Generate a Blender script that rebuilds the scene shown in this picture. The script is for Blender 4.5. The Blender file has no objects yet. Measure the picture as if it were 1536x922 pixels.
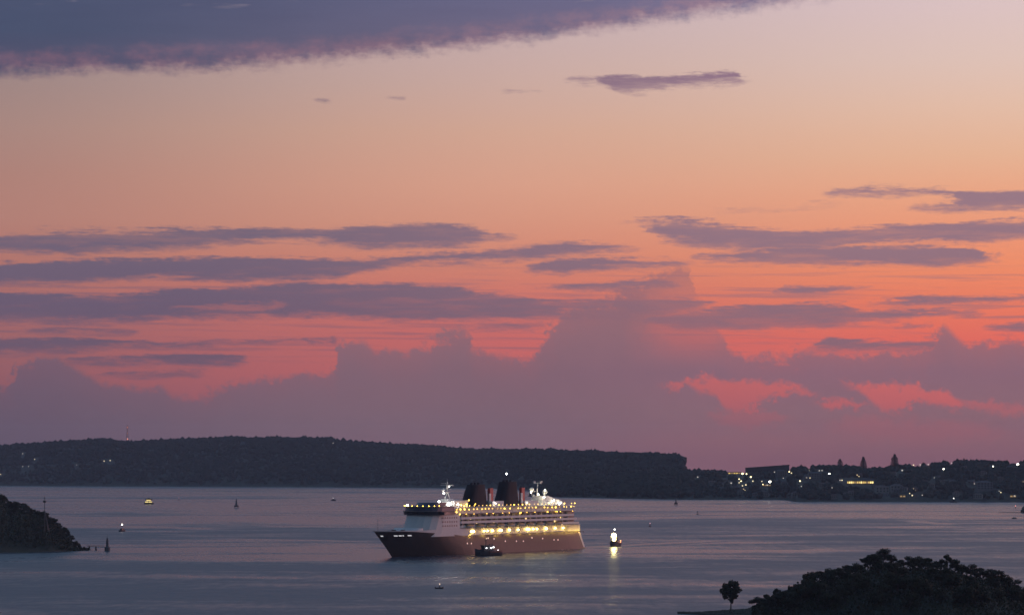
import bpy, bmesh, math, random
from mathutils import Vector, Matrix, noise as mnoise
R = math.radians
sc = bpy.context.scene
COL = sc.collection

# ------------------------------------------------------------------ camera
CAM_H = 78.0
F = 4057.0                       # focal length in photograph pixels (1536 wide)
HZ = 690.0                       # eye level in photograph pixels
cam = bpy.data.cameras.new('camera')
cam.sensor_width = 36.0
cam.lens = 36.0 * F / 1536.0
cam.shift_y = (HZ - 461.0) / 1536.0
cam.clip_start = 1.0
cam.clip_end = 60000.0
camo = bpy.data.objects.new('camera', cam)
COL.objects.link(camo)
camo.location = (0, 0, CAM_H)
camo.rotation_euler = (R(90), 0, 0)
sc.camera = camo

sc.view_settings.view_transform = 'Standard'
sc.view_settings.look = 'None'
sc.view_settings.gamma = 1.0
sc.view_settings.exposure = 0.0
sc.view_settings.use_curve_mapping = False
sc.cycles.max_bounces = 6
sc.cycles.volume_bounces = 0
sc.cycles.sample_clamp_indirect = 6.0
sc.cycles.use_denoising = True

def lin(c):
    c = c / 255.0
    return c / 12.92 if c <= 0.04045 else ((c + 0.055) / 1.055) ** 2.4
def rgb(r, g, b, a=1.0):
    return (lin(r), lin(g), lin(b), a)

# ------------------------------------------------------------------ small node language
class G:
    """builds shader nodes from ordinary arithmetic"""
    def __init__(self, tree): self.t = tree
    def new(self, kind): return self.t.nodes.new(kind)
    def put(self, v, sock):
        if isinstance(v, S): self.t.links.new(v.s, sock)
        elif isinstance(v, bpy.types.NodeSocket): self.t.links.new(v, sock)
        else: sock.default_value = v
    def math(self, op, a, b=None, c=None, clamp=False):
        n = self.new('ShaderNodeMath'); n.operation = op; n.use_clamp = clamp
        self.put(a, n.inputs[0])
        if b is not None: self.put(b, n.inputs[1])
        if c is not None: self.put(c, n.inputs[2])
        return S(self, n.outputs[0])
    def smooth(self, v, a, b, lo=0.0, hi=1.0):
        n = self.new('ShaderNodeMapRange'); n.interpolation_type = 'SMOOTHSTEP'
        self.put(v, n.inputs['Value']); self.put(a, n.inputs['From Min']); self.put(b, n.inputs['From Max'])
        self.put(lo, n.inputs['To Min']); self.put(hi, n.inputs['To Max'])
        return S(self, n.outputs[0])
    def vec(self, x, y, z):
        n = self.new('ShaderNodeCombineXYZ')
        for i, v in enumerate((x, y, z)): self.put(v, n.inputs[i])
        return S(self, n.outputs[0])
    def sep(self, v):
        n = self.new('ShaderNodeSeparateXYZ'); self.put(v, n.inputs[0])
        return [S(self, o) for o in n.outputs]
    def noise(self, v, scale=1.0, detail=3.0, rough=0.5, dist=0.0):
        n = self.new('ShaderNodeTexNoise'); n.noise_dimensions = '3D'
        self.put(v, n.inputs['Vector'])
        n.inputs['Scale'].default_value = scale; n.inputs['Detail'].default_value = detail
        n.inputs['Roughness'].default_value = rough; n.inputs['Distortion'].default_value = dist
        return S(self, n.outputs['Fac'])
    def ramp(self, fac, stops):
        n = self.new('ShaderNodeValToRGB'); self.put(fac, n.inputs[0])
        e = n.color_ramp.elements
        while len(e) < len(stops): e.new(0.5)
        for el, (p, c) in zip(e, stops): el.position = p
        for el, (p, c) in zip(e, stops): el.color = c
        return S(self, n.outputs[0])
    def mix(self, f, a, b):
        n = self.new('ShaderNodeMix'); n.data_type = 'RGBA'
        self.put(f, n.inputs[0]); self.put(a, n.inputs[6]); self.put(b, n.inputs[7])
        return S(self, n.outputs[2])
    def mixop(self, op, f, a, b):
        n = self.new('ShaderNodeMix'); n.data_type = 'RGBA'; n.blend_type = op
        self.put(f, n.inputs[0]); self.put(a, n.inputs[6]); self.put(b, n.inputs[7])
        return S(self, n.outputs[2])
    def curve(self, x, pts):
        """a float curve through (x, y) pairs, both already in 0..1"""
        n = self.new('ShaderNodeFloatCurve'); self.put(x, n.inputs['Value'])
        c = n.mapping.curves[0]
        n.mapping.use_clip = False; n.mapping.extend = 'HORIZONTAL'
        while len(c.points) < len(pts): c.points.new(0.5, 0.5)
        for p, (a, b) in zip(c.points, pts): p.location = (a, b); p.handle_type = 'AUTO_CLAMPED'
        n.mapping.update()
        return S(self, n.outputs[0])
class S:
    def __init__(self, g, s): self.g, self.s = g, s
    def __add__(a, b): return a.g.math('ADD', a, b)
    __radd__ = __add__
    def __sub__(a, b): return a.g.math('SUBTRACT', a, b)
    def __rsub__(a, b): return a.g.math('SUBTRACT', b, a)
    def __mul__(a, b): return a.g.math('MULTIPLY', a, b)
    __rmul__ = __mul__
    def __truediv__(a, b): return a.g.math('DIVIDE', a, b)
    def min(a, b): return a.g.math('MINIMUM', a, b)
    def max(a, b): return a.g.math('MAXIMUM', a, b)

# ------------------------------------------------------------------ sky: dusk glow, cloud layers, the night side of the dome
# P and Q are azimuth and elevation of the sky direction (P grows to the right, Q grows downward, 4057 per radian; Q = 690 is eye level)
SUN_AZ, SUN_EL = R(64), R(2.0)     # azimuth to the right of the view direction (+Y)
world = bpy.data.worlds.new('World'); sc.world = world; world.use_nodes = True
wt = world.node_tree; wt.nodes.clear(); g = G(wt)
d = S(g, g.new('ShaderNodeTexCoord').outputs['Generated'])
dx, dy, dz = g.sep(d)
az = g.math('ARCTAN2', dx, dy)
el = g.math('ARCSINE', g.math('MINIMUM', g.math('MAXIMUM', dz, -1.0), 1.0))
P = az * F + 768.0
Q = HZ - el * F
PD0, PDW = -300.0, 2136.0
PN = (P - PD0) / PDW
def qn(q): return (q + 100.0) / 900.0
nS = g.noise(g.vec(P / 150.0, Q / 13.0, 1.7), 1.0, 5.0, 0.62) - 0.5      # streaky
nF = g.noise(g.vec(P / 26.0, Q / 7.0, 5.1), 1.0, 4.0, 0.6) - 0.5         # fine, a little stretched
nC = g.noise(g.vec(P / 34.0, Q / 30.0, 9.3), 1.0, 6.0, 0.62) - 0.5       # billows
nB = g.noise(g.vec(P / 11.0, Q / 10.0, 41.0), 1.0, 4.0, 0.6) - 0.5      # small billows
nL = g.noise(g.vec(P / 420.0, Q / 90.0, 3.3), 1.0, 3.0, 0.5) - 0.5       # broad
nU = g.noise(g.vec(P / 70.0, Q / 9.0, 77.0), 1.0, 4.0, 0.65) - 0.5        # ragged undersides
nG = g.noise(g.vec(P / 9.0, Q / 3.2, 14.0), 1.0, 3.0, 0.6) - 0.5        # wisps
wS = g.noise(g.vec(P / 60.0, Q / 22.0, 21.0), 1.0, 4.0, 0.6) - 0.5
PW = (PN + wS * (120.0 / PDW)) + nC * (26.0 / PDW)
QW = Q + nS * 30.0 + nF * 13.0 + nG * 7.0
def layer(pts, soft=5.0, q=None, p=None):
    q = QW if q is None else q; p = PW if p is None else p
    pts = sorted(pts)
    first, last = pts[0], pts[-1]
    pp = list(pts)
    if first[0] > PD0 + 40: pp = [(first[0] - 45, first[1] + 14, first[2] - 14)] + pp
    if last[0] < PD0 + PDW - 40: pp = pp + [(last[0] + 45, last[1] + 14, last[2] - 14)]
    top = g.curve(p, [((a - PD0) / PDW, qn(t)) for a, t, b in pp])
    bot = g.curve(p, [((a - PD0) / PDW, qn(b)) for a, t, b in pp])
    qq = (q + 100.0) / 900.0
    up = g.smooth((qq - top) * 900.0, -soft * .8, soft * .9)
    if q is not QW: return up * g.smooth((bot - qq) * 900.0, -soft, soft)
    return up * g.smooth((bot - qq) * 900.0 + nU * 20.0, -soft * 1.7, soft * 1.7)
streaks = [
 [(-300,365,387),(0,361,385),(30,356,384),(125,352,384),(210,350,378),(300,348,373),(375,345,364),(425,343,362),(500,341,367),(575,337,372),(650,338,371),(730,347,362),(760,354,357)],
 [(-300,408,434),(0,403,432),(100,397,429),(200,393,421),(250,391,418),(380,389,423),(450,388,422),(500,388,416),(550,387,405),(600,384,397),(700,379,393),(768,374,389),(850,369,384),(900,368,379),(950,371,375)],
 [(785,401,403),(818,391,409),(843,390,411),(918,387,405),(993,390,401),(1040,395,397)],
 [(-300,449,488),(0,446,486),(100,444,486),(200,440,483),(300,435,479),(400,429,476),(500,426,477),(560,426,481),(600,426,483),(680,432,480),(720,437,482),(768,442,480),(800,447,479),(900,447,474),(980,446,470),(1050,452,462)],
 [(825,429,431),(868,425,436),(893,423,436),(968,421,433),(1010,424,428)],
 [(700,489,490),(740,485,492),(790,485,492),(815,488,489)],
 [(-300,514,536),(0,512,533),(100,511,528),(200,511,522),(300,513,520),(420,510,515),(440,508,511)],
 [(50,497,499),(120,494,501),(200,495,500)],
 [(190,540,545),(250,533,548),(300,530,550),(350,532,548),(380,539,544)],
 [(100,541,545),(150,540,547),(180,541,546)],
 [(160,560,563),(240,557,565),(300,559,562)],
 [(450,509,513),(458,507,515),(466,509,513)],
 [(478,510,514),(488,508,517),(498,510,514)],
 [(1250,290,293),(1283,286,298),(1368,290,299),(1410,291,303),(1440,292,317),(1480,293,321),(1536,293,321),(1836,288,332)],
 [(1375,314,316),(1440,312,320),(1480,312,320)],
 [(960,331,335),(983,331,352),(1028,332,365),(1068,335,372),(1093,338,376),(1143,345,380),(1178,349,381),(1243,348,377),(1318,344,369),(1418,339,369),(1480,337,368),(1536,336,363),(1836,333,366)],
 [(1050,384,389),(1100,381,394),(1168,376,396),(1268,373,401),(1393,371,403),(1440,378,401),(1468,385,399),(1482,389,394)],
 [(1160,434,440),(1183,428,445),(1200,428,445),(1243,429,441),(1285,430,434)],
 [(985,473,487),(1068,464,495),(1143,459,495),(1198,458,491),(1248,458,488),(1300,464,483),(1380,467,477),(1460,470,473)],
 [(1310,453,456),(1360,449,460),(1440,447,458),(1536,446,456),(1836,440,458)],
 [(1350,488,491),(1360,487,492)],
 [(1475,490,495),(1536,488,499),(1836,480,505)],
 [(1210,518,524),(1243,509,528),(1300,511,526),(1390,509,528)],
 [(905,121,128),(925,118,137),(965,119,138),(1010,118,132),(1040,118,131),(1090,114,130),(1115,117,129),(1125,122,126)],
 [(870,122,124),(882,121,126)],
 [(478,152,156),(486,151,157)], [(582,147,150),(592,147,151)], [(795,136,139)],
]
streak = None
for s in streaks:
    m = layer(s)
    streak = m if streak is None else streak.max(m)
thin = layer([(1080,318,319),(1160,315,318),(1200,312,314),(1250,309,311)], 4.0) * 0.4
streak = streak.max(thin)
# slits where the glow shows through the layers
slits = layer([(270,463,466),(320,460,467),(400,457,463),(425,455,457)], 4.0) * 0.55
slits = slits.max(layer([(1290,368,373),(1350,367,374),(1420,367,373)], 4.0) * 0.6)
slits = slits.max(layer([(850,462,466),(900,462,468),(935,464,467)], 4.0) * 0.7)
streak = streak * (1.0 - slits) * g.smooth(nL * 0.6 + nS * 0.9 + nU * 0.4, -0.24, 0.06, 0.74, 1.0)
# faint thin streaks between the layers
veil = g.smooth(g.noise(g.vec(P / 260.0, (Q - P * 0.012) / 7.5, 55.0), 1.0, 4.0, 0.6), 0.50, 0.70) * g.smooth(Q, 372.0, 440.0) * (1.0 - g.smooth(Q, 520.0, 575.0))
streak = streak.max(veil * 0.60)
# cumulus bank standing on the horizon
prof = [(-300,556),(0,577),(23,576),(27,556),(38,546),(60,541),(82,538),(105,544),(125,556),(150,570),(185,578),(215,583),(240,577),(260,592),(300,595),(325,583),(350,575),(400,566),(450,556),(502,551),(509,522),(528,507),(548,512),(565,526),(600,526),(635,522),(652,511),(670,502),(683,493),(705,496),(711,528),(735,530),(768,536),(798,532),(813,510),(838,480),(858,465),(918,440),(958,425),(970,414),(993,405),(1018,399),(1034,403),(1042,440),(1062,470),(1085,505),(1100,530),(1118,533),(1183,534),(1198,526),(1240,530),(1378,526),(1392,514),(1402,499),(1422,497),(1432,512),(1470,516),(1518,511),(1536,515),(1836,525)]
PC = PN + nC * (50.0 / PDW) + nB * (26.0 / PDW)
QC = Q + nC * 46.0 + nB * 28.0 + nF * 6.0
bank_top = g.curve(PC, [((a - PD0) / PDW, qn(t)) for a, t in prof])
bank = g.smooth(((QC + 100.0) / 900.0 - bank_top) * 900.0, -7.0, 11.0)
# the side of the tall tower is thin: it fades to the right
thinside = g.smooth(P + nC * 90.0, 925.0, 1040.0) * g.smooth(Q, 395.0, 450.0, 0.35, 1.0) * (1.0 - g.smooth(Q, 480.0, 560.0)) * (1.0 - g.smooth(P, 1060.0, 1110.0))
bank = bank * (1.0 - thinside * 0.68) * g.smooth(((Q + 100.0) / 900.0 - bank_top) * 900.0 + nC * 60.0, -20.0, 60.0, 0.86, 1.0)
gap = layer([(1016,574,584),(1028,570,577),(1048,569,588),(1078,567,597),(1092,568,618),(1118,569,619),(1148,572,604),(1163,574,594),(1193,579,592),(1206,583,590)], 7.5, QC, PC)
gap = gap.max(layer([(1270,573,577),(1293,574,591),(1312,576,610),(1330,577,618),(1358,579,614),(1372,580,604),(1408,585,610),(1430,599,616),(1440,606,614)], 7.5, QC, PC))
gap = gap.max(layer([(1228,598,604),(1240,596,614),(1262,600,612),(1285,603,611)], 7.5, QC, PC))
gap = gap.max(layer([(1450,606,616),(1480,604,622),(1536,612,624),(1600,616,622)], 7.0, QC, PC) * 0.6)
gap = gap.max(layer([(1080,622,632),(1120,616,640),(1165,622,634)], 7.0, QC, PC) * 0.5)
gap = gap.max(layer([(1260,634,648),(1330,626,660),(1420,634,662),(1480,642,658)], 14.0, QC, PC) * 0.4)
bank = bank * (1.0 - gap * 0.86)
# the big cloud across the top
edge = [(-300,124),(0,119),(100,113),(200,108),(300,105),(420,95),(500,87),(600,75),(700,66),(768,59),(850,48),(950,35),(1050,22),(1150,10),(1250,-3),(1400,-30),(1836,-95)]
QT = Q - 6.0 + wS * 20.0 + nC * 16.0 + nB * 18.0 + nF * 14.0 + nL * 16.0
top_edge = g.curve(PN, [((a - PD0) / PDW, qn(t)) for a, t in edge])
tf = (top_edge - (QT + 100.0) / 900.0) * 900.0
high_break = g.smooth(nL, -0.12, 0.16) * g.smooth(Q, -500.0, -1100.0)     # the deck breaks up higher in the sky
topc = g.smooth(tf, -15.0, 15.0) * (1.0 - high_break * 0.7)
fringe = 1.0 - g.smooth(tf, 4.0, 42.0)
holes = g.smooth(g.noise(g.vec(P / 75.0, Q / 13.0, 31.0), 1.0, 3.0, 0.55), 0.60, 0.74) * (1.0 - g.smooth(Q, 12.0, 30.0)) * g.smooth(Q, -30.0, -8.0)

# clear sky colours by elevation, for the left, the middle and the right of the glow
def qr(v, stops): return g.ramp(g.math('MULTIPLY', v + 400.0, 1.0 / 1100.0, clamp=True), [((q + 400.0) / 1100.0, rgb(*c)) for q, c in stops])
QB = Q + nL * 10.0
skyL = qr(QB, [(-400,(96,104,136)),(60,(150,132,136)),(130,(156,133,131)),(200,(167,134,127)),(270,(173,129,120)),(330,(178,128,118)),(400,(177,117,109)),(470,(164,106,107)),(530,(153,99,103)),(600,(144,90,99)),(690,(120,80,98))])
skyM = qr(QB, [(-400,(118,124,160)),(0,(194,173,180)),(60,(199,173,172)),(130,(205,171,161)),(200,(213,168,148)),(280,(219,161,138)),(330,(217,152,129)),(400,(213,133,113)),(450,(208,117,107)),(510,(203,107,104)),(560,(198,102,102)),(690,(130,86,102))])
skyR = qr(QB, [(-400,(140,144,180)),(0,(222,197,199)),(100,(226,197,186)),(170,(231,192,170)),(240,(234,182,150)),(300,(239,167,132)),(350,(241,155,120)),(400,(244,145,106)),(450,(241,130,98)),(510,(234,110,94)),(560,(224,109,101)),(600,(214,103,100)),(690,(150,92,106))])
fL = g.smooth(P, -150.0, 860.0); fR = g.smooth(P, 640.0, 1620.0)
clear = g.mix(fR, g.mix(fL, skyL, skyM), skyR)
stL = qr(Q, [(100,(110,98,116)),(350,(113,100,120)),(460,(106,92,114)),(560,(110,88,106))])
stR = qr(Q, [(100,(146,116,136)),(300,(152,121,134)),(370,(148,117,130)),(460,(144,110,122)),(540,(138,103,116))])
fLR = g.smooth(P, 150.0, 1250.0)
stc = g.mix(fLR, stL, stR)
bkL = qr(Q, [(500,(118,94,112)),(600,(107,88,105)),(690,(98,83,99))])
bkM = qr(Q, [(400,(168,112,114)),(470,(144,107,117)),(560,(130,101,114)),(640,(130,102,113)),(690,(130,98,110))])
bkR = qr(Q, [(500,(148,108,118)),(560,(139,104,119)),(620,(144,106,115)),(660,(150,102,110)),(690,(141,95,107))])
bk = g.mix(g.smooth(P, 700.0, 1150.0), g.mix(g.smooth(P, -100.0, 650.0), bkL, bkM), bkR)
bk = g.mixop('MULTIPLY', 1.0, bk, g.vec(1.0 + nC * 0.10, 1.0 + nC * 0.07, 1.0 + nC * 0.06))
tpL = qr(Q, [(-400,(110,132,158)),(0,(74,82,110)),(60,(72,81,108)),(120,(84,82,108))])
tpR = qr(Q, [(-400,(134,144,174)),(0,(118,113,145)),(60,(126,112,138)),(120,(140,115,132))])
tpc = g.mix(g.smooth(P, -60.0, 1250.0), tpL, tpR)
tpc = g.mix(fringe * g.smooth(nC * 0.6 + wS * 0.6, -0.22, 0.16) * 0.62, tpc, g.mix(fLR, rgb(142,104,120), rgb(172,134,144)))
tpc = g.mix(holes * 0.45, tpc, rgb(140,128,142))
tpc = g.mixop('MULTIPLY', 1.0, tpc, g.vec(1.0 + nL * 0.30 + nS * 0.12, 1.0 + nL * 0.28 + nS * 0.12, 1.0 + nL * 0.22 + nS * 0.10))

front = g.mix(topc, clear, tpc)
front = g.mix(bank * 0.96, front, bk)
front = g.mix(streak * (1.0 - bank * g.smooth(Q, 470.0, 540.0, 0.25, 1.0)) * 0.97, front, stc)
# dusk dome above and behind: the Sky Texture with the sun just at the horizon, plus the grey-blue of the night side
sky = g.new('ShaderNodeTexSky'); sky.sky_type = 'NISHITA'; sky.sun_disc = False
sky.sun_elevation = SUN_EL; sky.sun_rotation = SUN_AZ
sky.altitude = 0; sky.air_density = 1.0; sky.dust_density = 1.5; sky.ozone_density = 2.0
nishita = g.mixop('MULTIPLY', 1.0, S(g, sky.outputs[0]), g.vec(0.05, 0.05, 0.05))
duskramp = g.ramp(g.math('MULTIPLY', el, 1.0 / R(90), clamp=True), [(0.0, rgb(92,86,108)), (0.12, rgb(124,148,174)), (0.35, rgb(108,140,174)), (1.0, rgb(78,104,146))])
west = g.smooth(g.math('ABSOLUTE', az - 0.6), R(75), R(150), 1.0, 0.38)      # the side away from the dawn is darker
dusk = g.mixop('MULTIPLY', 1.0, g.mixop('ADD', 1.0, duskramp, nishita), g.vec(west, west, west))
azoff = g.math('ABSOLUTE', az - 0.35)
wf = (1.0 - g.smooth(azoff, R(45), R(120))) * (1.0 - g.smooth(el, R(10.5), R(19)))
col = g.mix(wf, dusk, front)
bg = g.new('ShaderNodeBackground'); g.put(col, bg.inputs['Color']); bg.inputs['Strength'].default_value = 1.0
out = g.new('ShaderNodeOutputWorld'); wt.links.new(bg.outputs[0], out.inputs['Surface'])
world.cycles.sampling_method = 'MANUAL'; world.cycles.sample_map_resolution = 1024

# the glow of the sun just under the horizon, far to the right: one faint, wide lamp
sun = bpy.data.lights.new('sun', 'SUN'); sun.energy = 0.90; sun.angle = R(24); sun.color = (1.0, 0.43, 0.40)
suno = bpy.data.objects.new('sun', sun); COL.objects.link(suno)
sd = Vector((math.sin(SUN_AZ) * math.cos(R(7)), math.cos(SUN_AZ) * math.cos(R(7)), math.sin(R(7))))
suno.rotation_euler = sd.to_track_quat('Z', 'Y').to_euler()
suno.location = (3000, 1500, 900)
# ------------------------------------------------------------------ helpers for objects
def at(px, py, Y): return Vector(((px - 768.0) / F * Y, Y, CAM_H - (py - HZ) / F * Y))   # a photograph direction at depth Y
def depth(py): return CAM_H * F / (py - HZ)                                              # depth of a point on the water
def prop(o, label=None, cat=None, group=None, kind=None):
    for k, v in (('label', label), ('category', cat), ('group', group), ('kind', kind)):
        if v: o[k] = v
    return o
def mat(name, color, rough=0.7, metal=0.0, noise=0.0, nscale=0.5, emit=None, strength=0.0, spec=None):
    m = bpy.data.materials.new(name); m.use_nodes = True
    t = m.node_tree; b = t.nodes['Principled BSDF']; q = G(t)
    b.inputs['Roughness'].default_value = rough; b.inputs['Metallic'].default_value = metal
    if spec is not None: b.inputs['Specular IOR Level'].default_value = spec
    c = (*color[:3], 1.0)
    if noise > 0:
        co = q.new('ShaderNodeTexCoord').outputs['Object']
        n = q.noise(co, nscale, 5.0, 0.6)
        lo = tuple(x * (1 - noise) for x in color[:3]) + (1,); hi = tuple(min(1, x * (1 + noise)) for x in color[:3]) + (1,)
        cc = q.ramp(n, [(0.3, lo), (0.7, hi)]); q.put(cc, b.inputs['Base Color'])
    else: b.inputs['Base Color'].default_value = c
    if emit is not None:
        b.inputs['Emission Color'].default_value = (*emit[:3], 1.0); b.inputs['Emission Strength'].default_value = strength
    return m
def link(name, me, m=None, parent=None, loc=None):
    o = bpy.data.objects.new(name, me); COL.objects.link(o)
    if m is not None and me is not None and not me.materials: me.materials.append(m)
    if parent is not None: o.parent = parent
    if loc is not None: o.location = loc
    return o
def empty(name, loc=(0, 0, 0), rz=0.0):
    o = bpy.data.objects.new(name, None); COL.objects.link(o); o.empty_display_size = 2
    o.location = loc; o.rotation_euler = (0, 0, rz); return o
class MB:
    """collects faces for one mesh"""
    def __init__(self): self.v, self.f = [], []
    def add(self, vs, fs):
        k = len(self.v); self.v += [tuple(v) for v in vs]; self.f += [tuple(i + k for i in f) for f in fs]; return self
    def box(self, x0, x1, y0, y1, z0, z1):
        return self.add([(x0,y0,z0),(x1,y0,z0),(x1,y1,z0),(x0,y1,z0),(x0,y0,z1),(x1,y0,z1),(x1,y1,z1),(x0,y1,z1)],
            [(0,3,2,1),(4,5,6,7),(0,1,5,4),(1,2,6,5),(2,3,7,6),(3,0,4,7)])
    def prism(self, pts, z0, z1):
        n = len(pts)
        return self.add([(x,y,z0) for x,y in pts] + [(x,y,z1) for x,y in pts],
            [tuple(range(n))[::-1], tuple(range(n, 2*n))] + [(i,(i+1)%n,n+(i+1)%n,n+i) for i in range(n)])
    def loft(self, rings, cap=True, closed=True):
        n = len(rings[0]); vs = [v for r in rings for v in r]; fs = []
        for k in range(len(rings) - 1):
            for i in range(n if closed else n - 1):
                j = (i + 1) % n; fs.append((k*n+i, k*n+j, (k+1)*n+j, (k+1)*n+i))
        if cap: fs += [tuple(range(n))[::-1], tuple(range((len(rings)-1)*n, len(rings)*n))]
        return self.add(vs, fs)
    def tube(self, a, b, r0, r1=None, n=8):
        a, b = Vector(a), Vector(b); r1 = r0 if r1 is None else r1
        q = (b - a).to_track_quat('Z', 'Y'); rings = []
        for p, r in ((a, r0), (b, r1)):
            rings.append([p + q @ Vector((r*math.cos(2*math.pi*i/n), r*math.sin(2*math.pi*i/n), 0)) for i in range(n)])
        return self.loft(rings)
    def ball(self, c, r, n=8, m=5, sz=1.0):
        c = Vector(c); vs = [c + Vector((0,0,-r*sz))]; fs = []
        for k in range(1, m):
            t = math.pi * k / m - math.pi / 2
            for i in range(n): vs.append(c + Vector((r*math.cos(t)*math.cos(2*math.pi*i/n), r*math.cos(t)*math.sin(2*math.pi*i/n), r*sz*math.sin(t))))
        vs.append(c + Vector((0,0,r*sz))); L = len(vs) - 1
        for i in range(n): fs.append((0, 1+(i+1)%n, 1+i)); fs.append((L, L-n+i, L-n+(i+1)%n))
        for k in range(m-2):
            for i in range(n): a = 1+k*n; fs.append((a+i, a+(i+1)%n, a+n+(i+1)%n, a+n+i))
        return self.add(vs, fs)
    def mesh(self, name, m=None, smooth=False):
        me = bpy.data.meshes.new(name); me.from_pydata(self.v, [], self.f); me.update()
        if smooth: me.polygons.foreach_set('use_smooth', [True]*len(me.polygons))
        if m is not None: me.materials.append(m)
        return me
    def build(self, name, m, parent=None, loc=None, smooth=False): return link(name, self.mesh(name, m, smooth), None, parent, loc)
def copy_tree(o, parent=None):
    c = o.copy(); COL.objects.link(c)
    if parent is not None: c.parent = parent
    for ch in [x for x in COL.objects if x.parent is o]: copy_tree(ch, c)
    return c

# ------------------------------------------------------------------ water
def make_water():
    m = bpy.data.materials.new('water'); m.use_nodes = True; t = m.node_tree; b = t.nodes['Principled BSDF']; q = G(t)
    pos = S(q, q.new('ShaderNodeNewGeometry').outputs['Position'])
    x, y, z = q.sep(pos)
    wide = q.noise(q.vec(x / 900.0, y / 420.0, 0.0), 1.0, 2.0, 0.5, 0.4)       # slicks and wind lanes
    lane = q.noise(q.vec(x / 240.0, y / 110.0, 3.0), 1.0, 4.0, 0.6, 0.8)
    fleck = q.noise(q.vec(x / 46.0, y / 60.0, 6.0), 1.0, 3.0, 0.6)
    ripple = q.noise(q.vec(x / 7.5, y / 34.0, 11.0), 1.0, 3.0, 0.65)
    calm = q.smooth(y, 1900.0, 4600.0)                                          # sheltered, smoother water further up the harbour
    # the ship's wake: smooth churned strip astern with rough edges
    ws = (x - 52.6) * 0.55 + (y - 2409.0) * 0.835; wv = (x - 52.6) * 0.835 - (y - 2409.0) * 0.55
    wv = q.math('ABSOLUTE', wv + (fleck - 0.5) * 14.0)
    along = q.smooth(ws, -4.0, 14.0) * (1.0 - q.smooth(ws, 110.0, 420.0))
    wake = along * (1.0 - q.smooth(wv, 9.0, 17.0)); edge = along * q.smooth(wv, 12.0, 19.0) * (1.0 - q.smooth(wv, 22.0, 34.0))
    rough_w = q.smooth(wide * 0.75 + lane * 0.75 + fleck * 0.20 + (ripple - 0.5) * 0.26 - calm * 0.15, 0.66, 0.92)
    def line(a, b, w):                                                          # a long smooth current streak from a to b
        (ax, ay), (bx, by) = a, b; L = math.hypot(bx - ax, by - ay); ux, uy = (bx - ax) / L, (by - ay) / L
        s_ = (x - ax) * ux + (y - ay) * uy; t_ = q.math('ABSOLUTE', (x - ax) * -uy + (y - ay) * ux + (lane - 0.5) * w * 2.4)
        return q.smooth(s_, 0.0, L * .25) * (1.0 - q.smooth(s_, L * .7, L)) * (1.0 - q.smooth(t_, w * .35, w))
    smooth_lines = line((-418, 3907), (-137, 3133), 75.0).max(line((-314, 2728), (-105, 2573), 20.0)).max(line((215, 2277), (293, 2416), 16.0)).max(line((513, 3516), (530, 3262), 22.0)).max(line((-480, 3280), (-300, 2990), 26.0))
    slick = q.math('MULTIPLY', q.math('MAXIMUM', rough_w, edge), 1.0 - wake.max(smooth_lines * 0.9), clamp=True)
    b.inputs['Base Color'].default_value = (0.022, 0.042, 0.066, 1)
    b.inputs['IOR'].default_value = 1.33
    q.put(0.248 + slick * 0.165, b.inputs['Roughness'])
    chop = q.noise(q.vec(x / 7.0, y / 7.0, 2.0), 1.0, 3.0, 0.6)
    swell = q.noise(q.vec(x / 30.0, y / 42.0, 8.0), 1.0, 2.0, 0.5)
    h = chop * 0.9 + swell * 2.0 + ripple * 1.6
    bp = q.new('ShaderNodeBump'); q.put(h, bp.inputs['Height']); q.put(0.35 + slick * 0.5, bp.inputs['Strength']); bp.inputs['Distance'].default_value = 1.0
    t.links.new(bp.outputs[0], b.inputs['Normal'])
    W = MB(); W.add([(-9000,-300,0),(9000,-300,0),(9000,14000,0),(-9000,14000,0)], [(0,1,2,3)])
    return prop(W.build('water', m), kind='structure')
make_water()
# ------------------------------------------------------------------ land
rng = random.Random(7)
M_land = mat('dark_earth_and_scrub', (0.036, 0.044, 0.030), 0.95, noise=0.4, nscale=0.05)
M_rock = mat('sandstone', (0.16, 0.13, 0.11), 0.9, noise=0.35, nscale=0.12)
M_forest = mat('far_foliage', (0.034, 0.043, 0.034), 0.9, noise=0.2, nscale=0.03, spec=0.1)
M_leaf = mat('leaves', (0.042, 0.048, 0.030), 0.8, noise=0.35, nscale=0.4, spec=0.15)
M_leaf2 = mat('olive_leaves', (0.046, 0.050, 0.028), 0.8, noise=0.35, nscale=0.4, spec=0.15)
M_bark = mat('bark', (0.07, 0.055, 0.045), 0.9, noise=0.3, nscale=1.0)
M_stone = mat('sea_wall_stone', (0.13, 0.12, 0.11), 0.9, noise=0.3, nscale=0.6)

def lerp(pts, x):
    if x <= pts[0][0]: return pts[0][1]
    for (a, b), (c, d_) in zip(pts, pts[1:]):
        if x <= c: return b + (d_ - b) * (x - a) / (c - a)
    return pts[-1][1]
def fbm(x, y, s, k=0.0): return mnoise.fractal(Vector((x / s, y / s, k)), 0.6, 2.0, 5)

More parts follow.
